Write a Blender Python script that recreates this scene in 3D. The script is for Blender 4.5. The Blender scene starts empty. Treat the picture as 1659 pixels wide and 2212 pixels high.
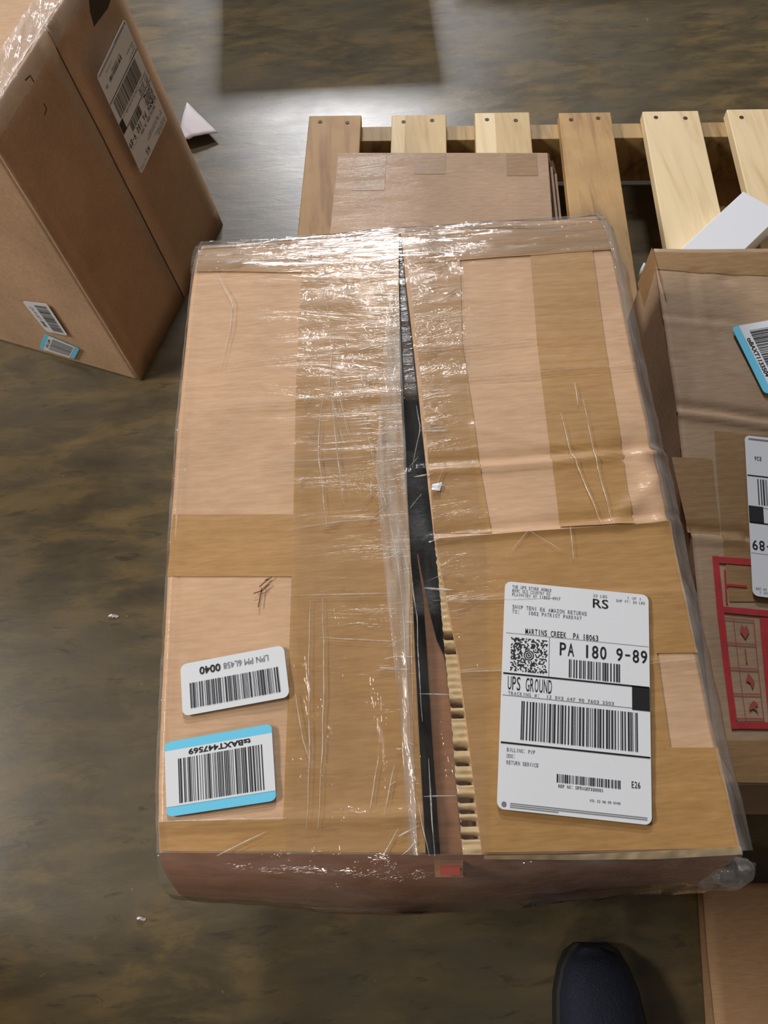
import bpy, bmesh, math, random
from mathutils import Vector, Matrix, noise

random.seed(7)
S = bpy.context.scene
C = bpy.context.collection

# ------------------------------------------------------------------ camera, world, lamps, exposure
ZT = 0.55            # top of the big carton
ZP = 0.1312            # top of the pallet deck
cam_d = bpy.data.cameras.new('camera')
cam = bpy.data.objects.new('camera', cam_d)
C.objects.link(cam)
cam_d.sensor_fit = 'VERTICAL'
cam_d.sensor_height = 24.0
cam_d.lens = 24.0 * 1680.0 / 2212.0
cam_d.clip_start = 0.01
pt, rl = math.radians(64), math.radians(-4.5)
fw = Vector((0, math.cos(pt), -math.sin(pt)))
r0 = Vector((1, 0, 0))
u0 = r0.cross(fw)
rt = r0 * math.cos(rl) + u0 * math.sin(rl)
up = u0 * math.cos(rl) - r0 * math.sin(rl)
M = Matrix((rt, up, -fw)).transposed().to_4x4()
M.translation = (0, 0, 1.08)
cam.matrix_world = M
S.camera = cam

wd = bpy.data.worlds.new('world')
S.world = wd
wd.use_nodes = True
bg = wd.node_tree.nodes['Background']
bg.inputs['Color'].default_value = (1.0, 0.94, 0.86, 1)
bg.inputs['Strength'].default_value = 0.11


def area(name, loc, target, sx, sy, power, col):
    d = bpy.data.lights.new(name, 'AREA')
    d.shape = 'RECTANGLE'
    d.size, d.size_y, d.energy, d.color = sx, sy, power, col
    o = bpy.data.objects.new(name, d)
    C.objects.link(o)
    o.location = loc
    o.rotation_euler = (Vector(target) - Vector(loc)).to_track_quat('-Z', 'Y').to_euler()
    return o


area('ceiling_lamp_ahead', (-0.10, 6.8, 3.75), (-0.10, 1.0, 0.0), 1.1, 0.40, 240, (0.98, 0.98, 1.0))
area('ceiling_lamp_ahead', (0.10, 3.9, 3.75), (0.05, 0.5, 0.5), 0.40, 0.25, 54, (0.98, 0.98, 1.0))
area('ceiling_lamp_left', (-3.0, 0.62, 2.7), (-0.3, 0.6, 0.3), 1.0, 0.5, 96, (1.0, 0.95, 0.87))
area('ceiling_lamp_behind', (-0.75, -3.4, 3.6), (0.0, 0.2, 0.2), 0.7, 0.4, 22, (1.0, 0.90, 0.80))
S.view_settings.view_transform = 'Standard'
S.view_settings.look = 'None'
S.view_settings.gamma = 1.0
S.view_settings.use_curve_mapping = False
S.view_settings.exposure = -0.06


# ------------------------------------------------------------------ helpers
def lin(r, g, b):
    f = lambda c: (c / 255 / 12.92) if c <= 10 else ((c / 255 + 0.055) / 1.055) ** 2.4
    return (f(r), f(g), f(b), 1)


class NT:
    def __init__(s, name):
        s.m = bpy.data.materials.new(name)
        s.m.use_nodes = True
        s.t = s.m.node_tree
        s.p = s.t.nodes['Principled BSDF']
        s.out = s.t.nodes['Material Output']
        s.co = s.n('ShaderNodeTexCoord').outputs['Object']

    def n(s, k, **kw):
        o = s.t.nodes.new(k)
        for a, v in kw.items():
            setattr(o, a, v)
        return o

    def l(s, a, b):
        s.t.links.new(a, b)

    def mapped(s, scale, rot=0.0):
        m = s.n('ShaderNodeMapping')
        m.inputs['Scale'].default_value = scale
        m.inputs['Rotation'].default_value = (0, 0, rot)
        s.l(s.co, m.inputs['Vector'])
        return m.outputs['Vector']

    def noise(s, scale, detail=4, rough=0.55, vec=None, dist=0.0):
        k = s.n('ShaderNodeTexNoise')
        k.inputs['Scale'].default_value = scale
        k.inputs['Detail'].default_value = detail
        k.inputs['Roughness'].default_value = rough
        k.inputs['Distortion'].default_value = dist
        s.l(vec or s.co, k.inputs['Vector'])
        return k.outputs['Fac']

    def ramp(s, fac, stops):
        r = s.n('ShaderNodeValToRGB')
        e = r.color_ramp.elements
        while len(e) < len(stops):
            e.new(0.5)
        for i, (p, c) in enumerate(stops):
            e[i].position = p
            e[i].color = c
        s.l(fac, r.inputs['Fac'])
        return r.outputs['Color']

    def mix(s, fac, a, b, mode='MIX'):
        k = s.n('ShaderNodeMix', data_type='RGBA', blend_type=mode)
        for sock, v in ((k.inputs[0], fac), (k.inputs[6], a), (k.inputs[7], b)):
            if hasattr(v, 'is_linked'):
                s.l(v, sock)
            else:
                sock.default_value = v
        return k.outputs[2]

    def bump(s, h, strength, dist=0.001, normal=None):
        b = s.n('ShaderNodeBump')
        b.inputs['Strength'].default_value = strength
        b.inputs['Distance'].default_value = dist
        s.l(h, b.inputs['Height'])
        if normal:
            s.l(normal, b.inputs['Normal'])
        return b.outputs['Normal']


def g(v):
    return (v, v, v, 1)


def board_mat(name, col, coat=0.0, rough=0.75, vary=0.16, flute=0.10, film=0.0, rot=0.0):
    """kraft paper: mottling, fibres, faint flute lines; film = clear wrap lying tight on it"""
    t = NT(name)
    c = lin(*col)
    big = t.noise(7, 4, 0.6)
    fib = t.noise(1.0, 3, 0.6, t.mapped((60, 420, 200), rot))
    d = tuple(x * (1 - vary) for x in c[:3]) + (1,)
    h = tuple(min(1, x * (1 + vary)) for x in c[:3]) + (1,)
    a = t.ramp(big, [(0.3, d), (0.7, h)])
    a = t.mix(0.35, a, t.ramp(fib, [(0.3, g(0.25)), (0.7, g(0.75))]), 'SOFT_LIGHT')
    t.l(a, t.p.inputs['Base Color'])
    t.p.inputs['Roughness'].default_value = rough
    w = t.n('ShaderNodeTexWave', bands_direction='Y')
    w.inputs['Scale'].default_value = 38
    w.inputs['Distortion'].default_value = 0.6
    t.l(t.mapped((1, 1, 1), rot), w.inputs['Vector'])
    nrm = t.bump(w.outputs['Fac'], flute, 0.0006)
    nrm = t.bump(t.noise(28, 5, 0.6), 0.12, 0.002, nrm)
    t.l(nrm, t.p.inputs['Normal'])
    if coat:
        t.p.inputs['Coat Weight'].default_value = coat
        t.p.inputs['Coat Roughness'].default_value = 0.16
        wr = t.noise(1.0, 5, 0.62, t.mapped((9, 55, 30), rot + 0.07), 0.7)
        t.l(t.bump(wr, film, 0.006), t.p.inputs['Coat Normal'])
    return t.m


def plain(name, col, rough=0.6, metal=0.0, bump=0.0, bscale=80, vary=0.0, coat=0.0, spec=None):
    t = NT(name)
    c = lin(*col)
    if vary:
        a = t.ramp(t.noise(bscale * 0.4, 4), [(0.3, tuple(x * (1 - vary) for x in c[:3]) + (1,)),
                                              (0.7, tuple(min(1, x * (1 + vary)) for x in c[:3]) + (1,))])
        t.l(a, t.p.inputs['Base Color'])
    else:
        t.p.inputs['Base Color'].default_value = c
    t.p.inputs['Roughness'].default_value = rough
    t.p.inputs['Metallic'].default_value = metal
    if coat:
        t.p.inputs['Coat Weight'].default_value = coat
    if spec is not None:
        t.p.inputs['Specular IOR Level'].default_value = spec
    if bump:
        t.l(t.bump(t.noise(bscale, 4), bump, 0.002), t.p.inputs['Normal'])
    return t.m


def film_mat(name, haze, gloss, rough=0.10, scale=(14, 60, 30), bump=0.5):
    """clear stretch wrap: see-through sheet, fresnel gloss, a little milky haze"""
    t = NT(name)
    t.t.nodes.remove(t.p)
    tr = t.n('ShaderNodeBsdfTransparent')
    tr.inputs['Color'].default_value = (0.985, 0.98, 0.97, 1)
    gl = t.n('ShaderNodeBsdfGlossy')
    gl.inputs['Roughness'].default_value = rough
    df = t.n('ShaderNodeBsdfDiffuse')
    df.inputs['Color'].default_value = (0.86, 0.85, 0.83, 1)
    hz = t.noise(1.0, 5, 0.6, t.mapped(scale), 0.5)
    nr = t.bump(hz, bump, 0.006)
    t.l(nr, gl.inputs['Normal'])
    mh = t.n('ShaderNodeMapRange')
    mh.inputs['From Min'].default_value = 0.35
    mh.inputs['From Max'].default_value = 0.75
    mh.inputs['To Min'].default_value = haze * 0.35
    mh.inputs['To Max'].default_value = haze * 1.6
    t.l(hz, mh.inputs['Value'])
    m1 = t.n('ShaderNodeMixShader')
    t.l(mh.outputs['Result'], m1.inputs['Fac'])
    t.l(tr.outputs[0], m1.inputs[1])
    t.l(df.outputs[0], m1.inputs[2])
    lw = t.n('ShaderNodeLayerWeight')
    lw.inputs['Blend'].default_value = 0.5
    pw = t.n('ShaderNodeMath', operation='POWER')
    pw.inputs[1].default_value = 4.0
    t.l(lw.outputs['Facing'], pw.inputs[0])
    ml = t.n('ShaderNodeMath', operation='MULTIPLY_ADD')
    ml.inputs[1].default_value = 0.4 * gloss
    ml.inputs[2].default_value = 0.045 * gloss
    ml.use_clamp = True
    t.l(pw.outputs[0], ml.inputs[0])
    m2 = t.n('ShaderNodeMixShader')
    t.l(ml.outputs[0], m2.inputs['Fac'])
    t.l(m1.outputs[0], m2.inputs[1])
    t.l(gl.outputs[0], m2.inputs[2])
    t.l(m2.outputs[0], t.out.inputs['Surface'])
    return t.m


def wood_mat(name, col, dark, grain=1.0, rot=0.0, blotch=0.0):
    t = NT(name)
    v = t.mapped((26, 2.2, 20), rot)
    k = t.noise(1.6, 5, 0.6, v, 0.8)
    a = t.ramp(k, [(0.28, lin(*dark)), (0.5, lin(*col)), (0.75, tuple(min(1, x * 1.08) for x in lin(*col)[:3]) + (1,))])
    if blotch:
        b = t.noise(9, 5, 0.65)
        a = t.mix(t.ramp(b, [(0.45, g(0)), (0.7, g(blotch))]), a, lin(*dark))
    t.l(a, t.p.inputs['Base Color'])
    t.p.inputs['Roughness'].default_value = 0.62
    t.l(t.bump(t.noise(4, 5, 0.6, v), 0.25 * grain, 0.002), t.p.inputs['Normal'])
    return t.m


def tag(o, label=None, cat=None, group=None, kind=None):
    for k, v in (('label', label), ('category', cat), ('group', group), ('kind', kind)):
        if v:
            o[k] = v
    return o


def thing(name, loc, label, cat, group=None):
    o = bpy.data.objects.new(name, None)
    C.objects.link(o)
    o.location = loc
    o.empty_display_size = 0.05
    return tag(o, label, cat, group)


def origin(o):
    v = Vector((0, 0, 0))
    while o:
        v += o.location
        o = o.parent
    return v


def mesh(name, verts, faces, m, parent=None, smooth=False, label=None, kind=None, solid=0.0, bevel=0.0, sub=0, offs=-1):
    """vertices come in world metres; the object is parented to its thing"""
    b = origin(parent)
    d = bpy.data.meshes.new(name)
    d.from_pydata([tuple(Vector(v) - b) for v in verts], [], faces)
    d.update()
    if smooth:
        for p in d.polygons:
            p.use_smooth = True
    d.materials.append(m)
    o = bpy.data.objects.new(name, d)
    C.objects.link(o)
    if parent:
        o.parent = parent
    if solid:
        k = o.modifiers.new('thick', 'SOLIDIFY')
        k.thickness = solid
        k.offset = offs
    if bevel:
        k = o.modifiers.new('bevel', 'BEVEL')
        k.width = bevel
        k.segments = 2
        k.limit_method = 'ANGLE'
    if sub:
        k = o.modifiers.new('sub', 'SUBSURF')
        k.levels = k.render_levels = sub
    return tag(o, label, kind=kind)


def lerp(a, b, t):
    return tuple(x + (y - x) * t for x, y in zip(a, b))


def along(poly, t):
    """point at fraction t of a polyline, by length"""
    L = [(Vector(poly[i + 1]) - Vector(poly[i])).length for i in range(len(poly) - 1)]
    d = t * sum(L)
    for i, l in enumerate(L):
        if d <= l or i == len(L) - 1:
            return lerp(poly[i], poly[i + 1], min(1.0, d / l if l else 0))
        d -= l


def grid(A, B, nu, nv, zf=None, dz=0.0):
    """sheet between polylines A and B: nu cells across, nv along"""
    vs = []
    for j in range(nv + 1):
        a, b = along(A, j / nv), along(B, j / nv)
        for i in range(nu + 1):
            p = lerp(a, b, i / nu)
            z = p[2] + dz + (zf(p[0], p[1]) if zf else 0)
            vs.append((p[0], p[1], z))
    fs = [(j * (nu + 1) + i, (j + 1) * (nu + 1) + i, (j + 1) * (nu + 1) + i + 1, j * (nu + 1) + i + 1)
          for j in range(nv) for i in range(nu)]
    return vs, fs


def box_mesh(corners_low, corners_high):
    v = list(corners_low) + list(corners_high)
    n = len(corners_low)
    f = [tuple(range(n - 1, -1, -1)), tuple(range(n, 2 * n))]
    f += [(i, (i + 1) % n, n + (i + 1) % n, n + i) for i in range(n)]
    return v, f


def rot2(x, y, a, ox=0, oy=0):
    return (ox + x * math.cos(a) - y * math.sin(a), oy + x * math.sin(a) + y * math.cos(a))


def add_box(vs, fs, c, sx, sy, sz, a=0.0):
    b = len(vs)
    for z in (0, sz):
        for x, y in ((-sx / 2, -sy / 2), (sx / 2, -sy / 2), (sx / 2, sy / 2), (-sx / 2, sy / 2)):
            p = rot2(x, y, a, c[0], c[1])
            vs.append((p[0], p[1], c[2] + z))
    for f in ((3, 2, 1, 0), (4, 5, 6, 7), (0, 1, 5, 4), (1, 2, 6, 5), (2, 3, 7, 6), (3, 0, 4, 7)):
        fs.append(tuple(b + i for i in f))


# ---- flat print on labels: u to the right, v up, both 0..1 over the label
def quad_map(q, lift, zf=None):
    """q = world corners: bottom left, bottom right, top right, top left as one reads the label"""
    q = [Vector(p) for p in q]
    n = (q[1] - q[0]).cross(q[3] - q[0]).normalized()

    def f(u, v, k=0.0):
        p = (q[0] * (1 - u) + q[1] * u) * (1 - v) + (q[3] * (1 - u) + q[2] * u) * v + n * (lift + k)
        if zf:
            p.z += zf(p.x, p.y)
        return tuple(p)
    return f


_tc = {}


def text_geo(body, fat):
    k = (body, fat)
    if k not in _tc:
        cu = bpy.data.curves.new('t', 'FONT')
        cu.body = body
        cu.resolution_u = 3
        cu.offset = fat
        o = bpy.data.objects.new('t', cu)
        C.objects.link(o)
        me = o.to_mesh()
        vs = [(v.co.x, v.co.y) for v in me.vertices]
        fs = [tuple(p.vertices) for p in me.polygons]
        o.to_mesh_clear()
        bpy.data.objects.remove(o)
        bpy.data.curves.remove(cu)
        _tc[k] = (vs, fs)
    return _tc[k]


def put_text(V, F, fm, body, u0, v0, u1, v1, fat=0.0, k=0.0):
    vs, fs = text_geo(body, fat)
    xs, ys = [p[0] for p in vs], [p[1] for p in vs]
    x0, x1, y0, y1 = min(xs), max(xs), min(ys), max(ys)
    b = len(V)
    for x, y in vs:
        V.append(fm(u0 + (x - x0) / (x1 - x0) * (u1 - u0), v0 + (y - y0) / (y1 - y0) * (v1 - v0), k))
    F += [tuple(b + i for i in f) for f in fs]


def put_mono(V, F, fm, body, u0, v0, u1, v1, fat=0.0, k=0.0):
    c = (u1 - u0) / len(body)
    for i, ch in enumerate(body):
        if ch == ' ':
            continue
        w = {'I': .22, '1': .24, '.': .2, ':': .2, '/': .6, '-': .6, '#': .8}.get(ch, .78)
        a = u0 + c * (i + (1 - w) / 2)
        lo, hi = (v0, v1)
        if ch == '-':
            lo, hi = v0 + (v1 - v0) * .44, v0 + (v1 - v0) * .58
        elif ch == '.':
            hi = v0 + (v1 - v0) * .18
        put_text(V, F, fm, ch, a, lo, a + c * w, hi, fat, k)


def put_rect(V, F, fm, u0, v0, u1, v1, k=0.0):
    b = len(V)
    V += [fm(u0, v0, k), fm(u1, v0, k), fm(u1, v1, k), fm(u0, v1, k)]
    F.append((b, b + 1, b + 2, b + 3))


def put_bars(V, F, fm, u0, v0, u1, v1, n, seed):
    r = random.Random(seed)
    w = [r.choice((1, 1, 2, 2, 3)) for _ in range(2 * n - 1)]
    s = (u1 - u0) / sum(w)
    u = u0
    for i, x in enumerate(w):
        if i % 2 == 0:
            put_rect(V, F, fm, u, v0, u + x * s, v1)
        u += x * s


def label_sheet(name, q, m, parent, lift=0.0004, rad=0.05, asp=1.5, zf=None, label=None, n=6, nu=1):
    """rounded paper rectangle a fraction of a millimetre thick"""
    fm = quad_map(q, lift, zf)
    pts = []
    ru, rv = rad, rad / asp
    for cu, cv, a0 in ((1 - ru, rv, -90), (1 - ru, 1 - rv, 0), (ru, 1 - rv, 90), (ru, rv, 180)):
        for i in range(n + 1):
            a = math.radians(a0 + 90 * i / n)
            pts.append((cu + ru * math.cos(a), cv + rv * math.sin(a)))
    lo = [fm(u, v, -0.0005) for u, v in pts]
    hi = [fm(u, v, 0) for u, v in pts]
    v, f = box_mesh(lo, hi)
    return mesh(name, v, f, m, parent, label=label), fm


# ------------------------------------------------------------------ materials
CARD_L = (200, 158, 120)
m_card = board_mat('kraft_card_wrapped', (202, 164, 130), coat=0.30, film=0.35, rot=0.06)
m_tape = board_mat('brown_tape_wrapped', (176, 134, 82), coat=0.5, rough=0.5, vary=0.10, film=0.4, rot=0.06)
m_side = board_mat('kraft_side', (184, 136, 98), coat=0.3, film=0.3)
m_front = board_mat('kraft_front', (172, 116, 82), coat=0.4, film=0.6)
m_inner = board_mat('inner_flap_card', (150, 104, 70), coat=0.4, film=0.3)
m_edge = board_mat('raw_card_edge', (206, 180, 136), rough=0.9)
m_paper = plain('label_paper', (226, 229, 235), 0.45)
m_blue = plain('label_blue_band', (112, 208, 244), 0.45)
m_ink = plain('black_ink', (26, 27, 30), 0.5)
m_grey = plain('faint_ink', (120, 122, 128), 0.5)
m_red = plain('red_print', (176, 40, 44), 0.6, vary=0.15, bscale=300)
m_black = plain('black_foam', (22, 23, 25), 0.55, bump=0.5, bscale=120, vary=0.3)
m_dark = plain('box_inside', (62, 44, 30), 0.9)
m_film = film_mat('stretch_wrap', 0.10, 1.0)
m_filmgap = film_mat('stretch_wrap_gap', 0.03, 1.0, 0.05, (60, 14, 40), 0.6)
m_filmedge = film_mat('stretch_wrap_edge', 0.20, 1.2, 0.12, (90, 12, 60), 0.7)
m_filmfront = film_mat('stretch_wrap_front', 0.06, 2.4, 0.08, (14, 60, 60), 0.6)
m_filmw = film_mat('stretch_wrap_bunched', 0.22, 1.4, 0.12, (90, 12, 60), 0.7)
m_filmfar = film_mat('stretch_wrap_folded_edge', 0.09, 3.0, 0.10, (12, 85, 60), 0.8)
m_crease = film_mat('stretch_wrap_crease', 0.62, 0.7, 0.10, (120, 120, 120), 0.3)

# ------------------------------------------------------------------ the setting
t = NT('floor_worn_boards')
v = t.mapped((5.0, 15.0, 1.0), 0.10)
k1 = t.noise(1.5, 6, 0.66, v, 0.35)
a = t.ramp(k1, [(0.32, lin(68, 60, 46)), (0.47, lin(86, 75, 54)), (0.57, lin(106, 90, 60)), (0.74, lin(122, 102, 68))])
k2 = t.noise(2.6, 5, 0.62, None, 0.3)
a = t.mix(t.ramp(k2, [(0.42, g(0)), (0.62, g(0.72))]), a, lin(88, 80, 64))
k3 = t.noise(2.6, 6, 0.7, t.mapped((6, 24, 1), 0.14), 0.5)
a = t.mix(t.ramp(k3, [(0.58, g(0)), (0.68, g(0.7))]), a, lin(54, 48, 38))
k4 = t.noise(60, 3, 0.5)
a = t.mix(t.ramp(k4, [(0.72, g(0)), (0.78, g(0.4))]), a, lin(150, 140, 118))
t.l(a, t.p.inputs['Base Color'])
rr = t.ramp(k2, [(0.3, g(0.27)), (0.7, g(0.38))])
t.l(rr, t.p.inputs['Roughness'])
t.l(t.bump(k3, 0.10, 0.003), t.p.inputs['Normal'])
fv = [(-4, -3, 0), (5, -3, 0), (5, 8, 0), (-4, 8, 0), (-4, -3, -0.05), (5, -3, -0.05), (5, 8, -0.05), (-4, 8, -0.05)]
fl = mesh('floor', fv, [(0, 1, 2, 3), (7, 6, 5, 4), (0, 4, 5, 1), (1, 5, 6, 2), (2, 6, 7, 3), (3, 7, 4, 0)], t.m)
tag(fl, kind='structure')

# ------------------------------------------------------------------ the pallet
PA = -0.096
p0 = Vector((-0.0789, 1.2732, 0.1300))
ex = Vector((math.cos(PA), math.sin(PA), 0))
ey = Vector((-math.sin(PA), math.cos(PA), 0))
PL = 1.16


def pal(x, y, z):
    return tuple(Vector((p0.x, p0.y, 0)) + ex * x - ey * y + Vector((0, 0, z)))


pallet = thing('pallet', (p0.x + 0.5, p0.y - 0.6, 0), 'bare wooden shipping pallet under the cartons with spaced pale deck boards', 'pallet')
woods = [wood_mat('pallet_pine_amber', (196, 152, 96), (150, 104, 58), 1.0, 0.096, 0.5),
         wood_mat('pallet_pine_tan', (206, 178, 130), (180, 146, 98), 1.0, 0.096, 0.2),
         wood_mat('pallet_pine_mottled', (190, 152, 98), (142, 104, 62), 1.0, 0.096, 0.45),
         wood_mat('pallet_pine_pale', (234, 210, 168), (216, 184, 136), 0.6, 0.096)]
m_string = wood_mat('pallet_stringer_wood', (176, 146, 98), (120, 92, 58), 1.0, 1.66)
xs = [0.0, 0.150, 0.299, 0.449, 0.597, 0.745, 0.893, 1.041]
ws = [0.095, 0.098, 0.098, 0.092, 0.098, 0.10, 0.095, 0.095]
wk = [0, 1, 1, 2, 3, 3, 2, 1]
for i, x in enumerate(xs):
    e = 0.002 * math.sin(i * 2.3)
    lo = [pal(x, PL, 0.112), pal(x + ws[i], PL, 0.112), pal(x + ws[i], e, 0.112), pal(x, e, 0.112)]
    hi = [pal(x, PL, 0.130), pal(x + ws[i], PL, 0.130), pal(x + ws[i], e, 0.130), pal(x, e, 0.130)]
    v, f = box_mesh(lo, hi)
    b = mesh('deck_board', v, f, woods[wk[i]], pallet, bevel=0.0015,
             label='amber stained deck board' if i == 0 else None)
    if i in (1, 2):                         # these two boards carry a paler sapwood stripe on the left
        s = 0.024 if i == 1 else 0.036
        sl = [pal(x + 0.001, PL - .002, 0.1301), pal(x + s, PL - .002, 0.1301), pal(x + s, e + .002, 0.1301), pal(x + 0.001, e + .002, 0.1301)]
        mesh('sapwood_stripe', sl, [(0, 1, 2, 3)], woods[3], b)
m_nail = plain('nail_head', (70, 56, 44), 0.6, 0.4)
for i, x in enumerate(xs[:6]):
    for q in (0.22, 0.74):
        c = Vector(pal(x + ws[i] * q, 0.017 + 0.003 * ((i + int(q * 2)) % 2), 0.1302))
        vv = [(c.x + 0.0038 * math.cos(a * math.pi / 5), c.y + 0.0038 * math.sin(a * math.pi / 5), c.z + h) for h in (-0.003, 0.0006) for a in range(10)]
        ff = [tuple(range(10, 20))] + [(a, (a + 1) % 10, 10 + (a + 1) % 10, 10 + a) for a in range(10)]
        mesh('nail', vv, ff, m_nail, pallet)
for y in (0.008, PL / 2 - 0.02, PL - 0.046):
    lo = [pal(0.01, y + 0.038, 0.018), pal(1.13, y + 0.038, 0.018), pal(1.13, y, 0.018), pal(0.01, y, 0.018)]
    hi = [(a[0], a[1], 0.1119) for a in lo]
    v, f = box_mesh(lo, hi)
    mesh('stringer', v, f, m_string, pallet, bevel=0.001)
for x in (0.0, 0.35, 0.70, 1.03):
    lo = [pal(x, PL, 0.0), pal(x + 0.1, PL, 0.0), pal(x + 0.1, 0, 0.0), pal(x, 0, 0.0)]
    hi = [(a[0], a[1], 0.0179) for a in lo]
    v, f = box_mesh(lo, hi)
    mesh('bottom_board', v, f, woods[2], pallet, bevel=0.001)

# ------------------------------------------------------------------ the big carton
# edges of the top, far to near
LEFT = [(-0.1500, 0.5592, 0.5500), (-0.1557, 0.4855, 0.5500), (-0.1585, 0.4149, 0.5500), (-0.1609, 0.3460, 0.5500), (-0.1619, 0.2751, 0.5500), (-0.1623, 0.2000, 0.5500), (-0.1619, 0.1328, 0.5500), (-0.1610, 0.0721, 0.5500), (-0.1582, 0.0325, 0.5500)]
SEAML = [(0.0344, 0.5477, 0.5500), (0.0296, 0.4879, 0.5500), (0.0255, 0.4363, 0.5500), (0.0210, 0.3603, 0.5500), (0.0197, 0.3079, 0.5500), (0.0185, 0.2592, 0.5500), (0.0165, 0.2030, 0.5500), (0.0140, 0.1513, 0.5500), (0.0115, 0.0884, 0.5500), (0.0093, 0.0193, 0.5500)]
SEAMR = [(0.0361, 0.5481, 0.5500), (0.0353, 0.4873, 0.5500), (0.0358, 0.4353, 0.5500), (0.0358, 0.3727, 0.5500), (0.0355, 0.3279, 0.5500), (0.0355, 0.2776, 0.5500), (0.0358, 0.2346, 0.5500), (0.0391, 0.1868, 0.5500), (0.0425, 0.1490, 0.5500), (0.0438, 0.0860, 0.5500), (0.0443, 0.0168, 0.5500)]
RIGHT = [(0.2211, 0.5534, 0.5500), (0.2228, 0.4896, 0.5500), (0.2190, 0.4271, 0.5500), (0.2161, 0.3693, 0.5500), (0.2142, 0.3157, 0.5500), (0.2139, 0.2820, 0.5500), (0.2121, 0.2461, 0.5500), (0.2093, 0.1903, 0.5500), (0.2074, 0.1357, 0.5500), (0.2045, 0.0737, 0.5500), (0.2035, 0.0075, 0.5500)]
RIDGES = [([(0.0295, 0.2908, 0.5500), (0.0997, 0.2899, 0.5500), (0.2138, 0.2911, 0.5500)], 0.0030, 0.0035), ([(0.0328, 0.2318, 0.5500), (0.1088, 0.2321, 0.5500), (0.2063, 0.2328, 0.5500)], 0.0026, 0.0030),
          ([(0.0614, 0.3762, 0.5500), (0.2174, 0.3753, 0.5500)], 0.0007, 0.002), ([(0.0354, 0.4072, 0.5500), (0.1404, 0.4091, 0.5500)], 0.0006, 0.002),
          ([(0.0789, 0.3261, 0.5500), (0.1379, 0.3031, 0.5500), (0.2135, 0.2912, 0.5500)], 0.0010, 0.004),
          ([(-0.1515, 0.3657, 0.5500), (-0.0645, 0.3647, 0.5500), (0.0213, 0.3639, 0.5500)], 0.0007, 0.002), ([(-0.1383, 0.4082, 0.5500), (0.0242, 0.4146, 0.5500)], 0.0006, 0.002),
          ([(-0.1486, 0.4944, 0.5500), (-0.0617, 0.4941, 0.5500), (0.0288, 0.4880, 0.5500)], 0.0006, 0.003), ([(-0.1574, 0.0499, 0.5500), (0.0114, 0.0414, 0.5500)], 0.0016, 0.005),
          ([(0.0389, 0.1310, 0.5500), (0.2040, 0.1281, 0.5500)], 0.0006, 0.002), ([(-0.1516, 0.5065, 0.5500), (-0.1562, 0.3589, 0.5500), (-0.1581, 0.2551, 0.5500), (-0.1591, 0.1652, 0.5500), (-0.1582, 0.1106, 0.5500)], 0.0009, 0.0016), ([(0.0364, 0.1835, 0.5500), (0.2095, 0.1776, 0.5500)], 0.0005, 0.002),
          ([(0.1717, 0.2361, 0.5500), (0.2089, 0.2662, 0.5500)], 0.0018, 0.006), ([(0.2053, 0.2869, 0.5500), (0.2086, 0.2310, 0.5500)], 0.0024, 0.008)]


def seg_d(x, y, a, b):
    dx, dy = b[0] - a[0], b[1] - a[1]
    L = dx * dx + dy * dy
    q = max(0, min(1, ((x - a[0]) * dx + (y - a[1]) * dy) / L))
    ex_, ey_ = x - a[0] - q * dx, y - a[1] - q * dy
    return math.hypot(ex_, ey_), (1 if ey_ > 0 else -1)


def top_h(x, y):
    """dents and folds of the lid, metres above its plane"""
    h = 0.0012 * noise.noise((x * 14, y * 14, 3.1)) + 0.0004 * noise.noise((x * 12, y * 90, 1.7))
    for pl, amp, w in RIDGES:
        best = min((seg_d(x, y, pl[i], pl[i + 1]) for i in range(len(pl) - 1)), key=lambda q: q[0])
        d, s = best
        if d < 5 * w:
            h += amp * math.exp(-(d / w) ** 2)
            if amp > 0.002:                 # the hollow on the far side of a hard fold
                h -= amp * 0.8 * math.exp(-((s * d - 1.9 * w) / (1.3 * w)) ** 2)
    yf = 0.553 - 0.02 * 0 - (y + 0.10 * (x + 0.15) * 0)
    if yf < 0.035:
        h -= 0.010 * ((0.035 - yf) / 0.035) ** 2
    return h


cart = thing('shrink_wrapped_carton', (0.03, 0.29, ZP), 'large brown carton in clear stretch wrap with split lid and white shipping label', 'carton')

v, f = grid(LEFT, SEAML, 44, 130, top_h)
mesh('top_flap', v, f, m_card, cart, smooth=True, solid=0.004)
v, f = grid(SEAMR, RIGHT, 50, 150, top_h)
mesh('top_flap', v, f, m_card, cart, smooth=True, solid=0.004)


def wall(name, top, mid, low, m, n=60, rows=(6, 10), label=None, dz=-0.0005, smooth=True):
    vs = []
    R = rows[0] + rows[1]
    for j in range(R + 1):
        for i in range(n + 1):
            a, b, c = (Vector(along(q, i / n)) for q in (top, mid, low))
            q = j / R
            # quadratic through top, mid (at q=.25) and low
            qm = 0.25
            l0 = (q - qm) * (q - 1) / (qm)
            l1 = q * (q - 1) / (qm * (qm - 1))
            l2 = q * (q - qm) / (1 - qm)
            p = a * l0 + b * l1 + c * l2
            if j == 0:
                p.z += top_h(p.x, p.y) + dz
            else:
                w = 0.0016 * noise.noise((p.x * 22, p.y * 22, p.z * 30)) * min(1, j / 2)
                p += Vector((w, w, 0))
            vs.append(tuple(p))
    fs = [(j * (n + 1) + i, j * (n + 1) + i + 1, (j + 1) * (n + 1) + i + 1, (j + 1) * (n + 1) + i) for j in range(R) for i in range(n)]
    return mesh(name, vs, fs, m, cart, smooth=smooth, label=label)


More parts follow.
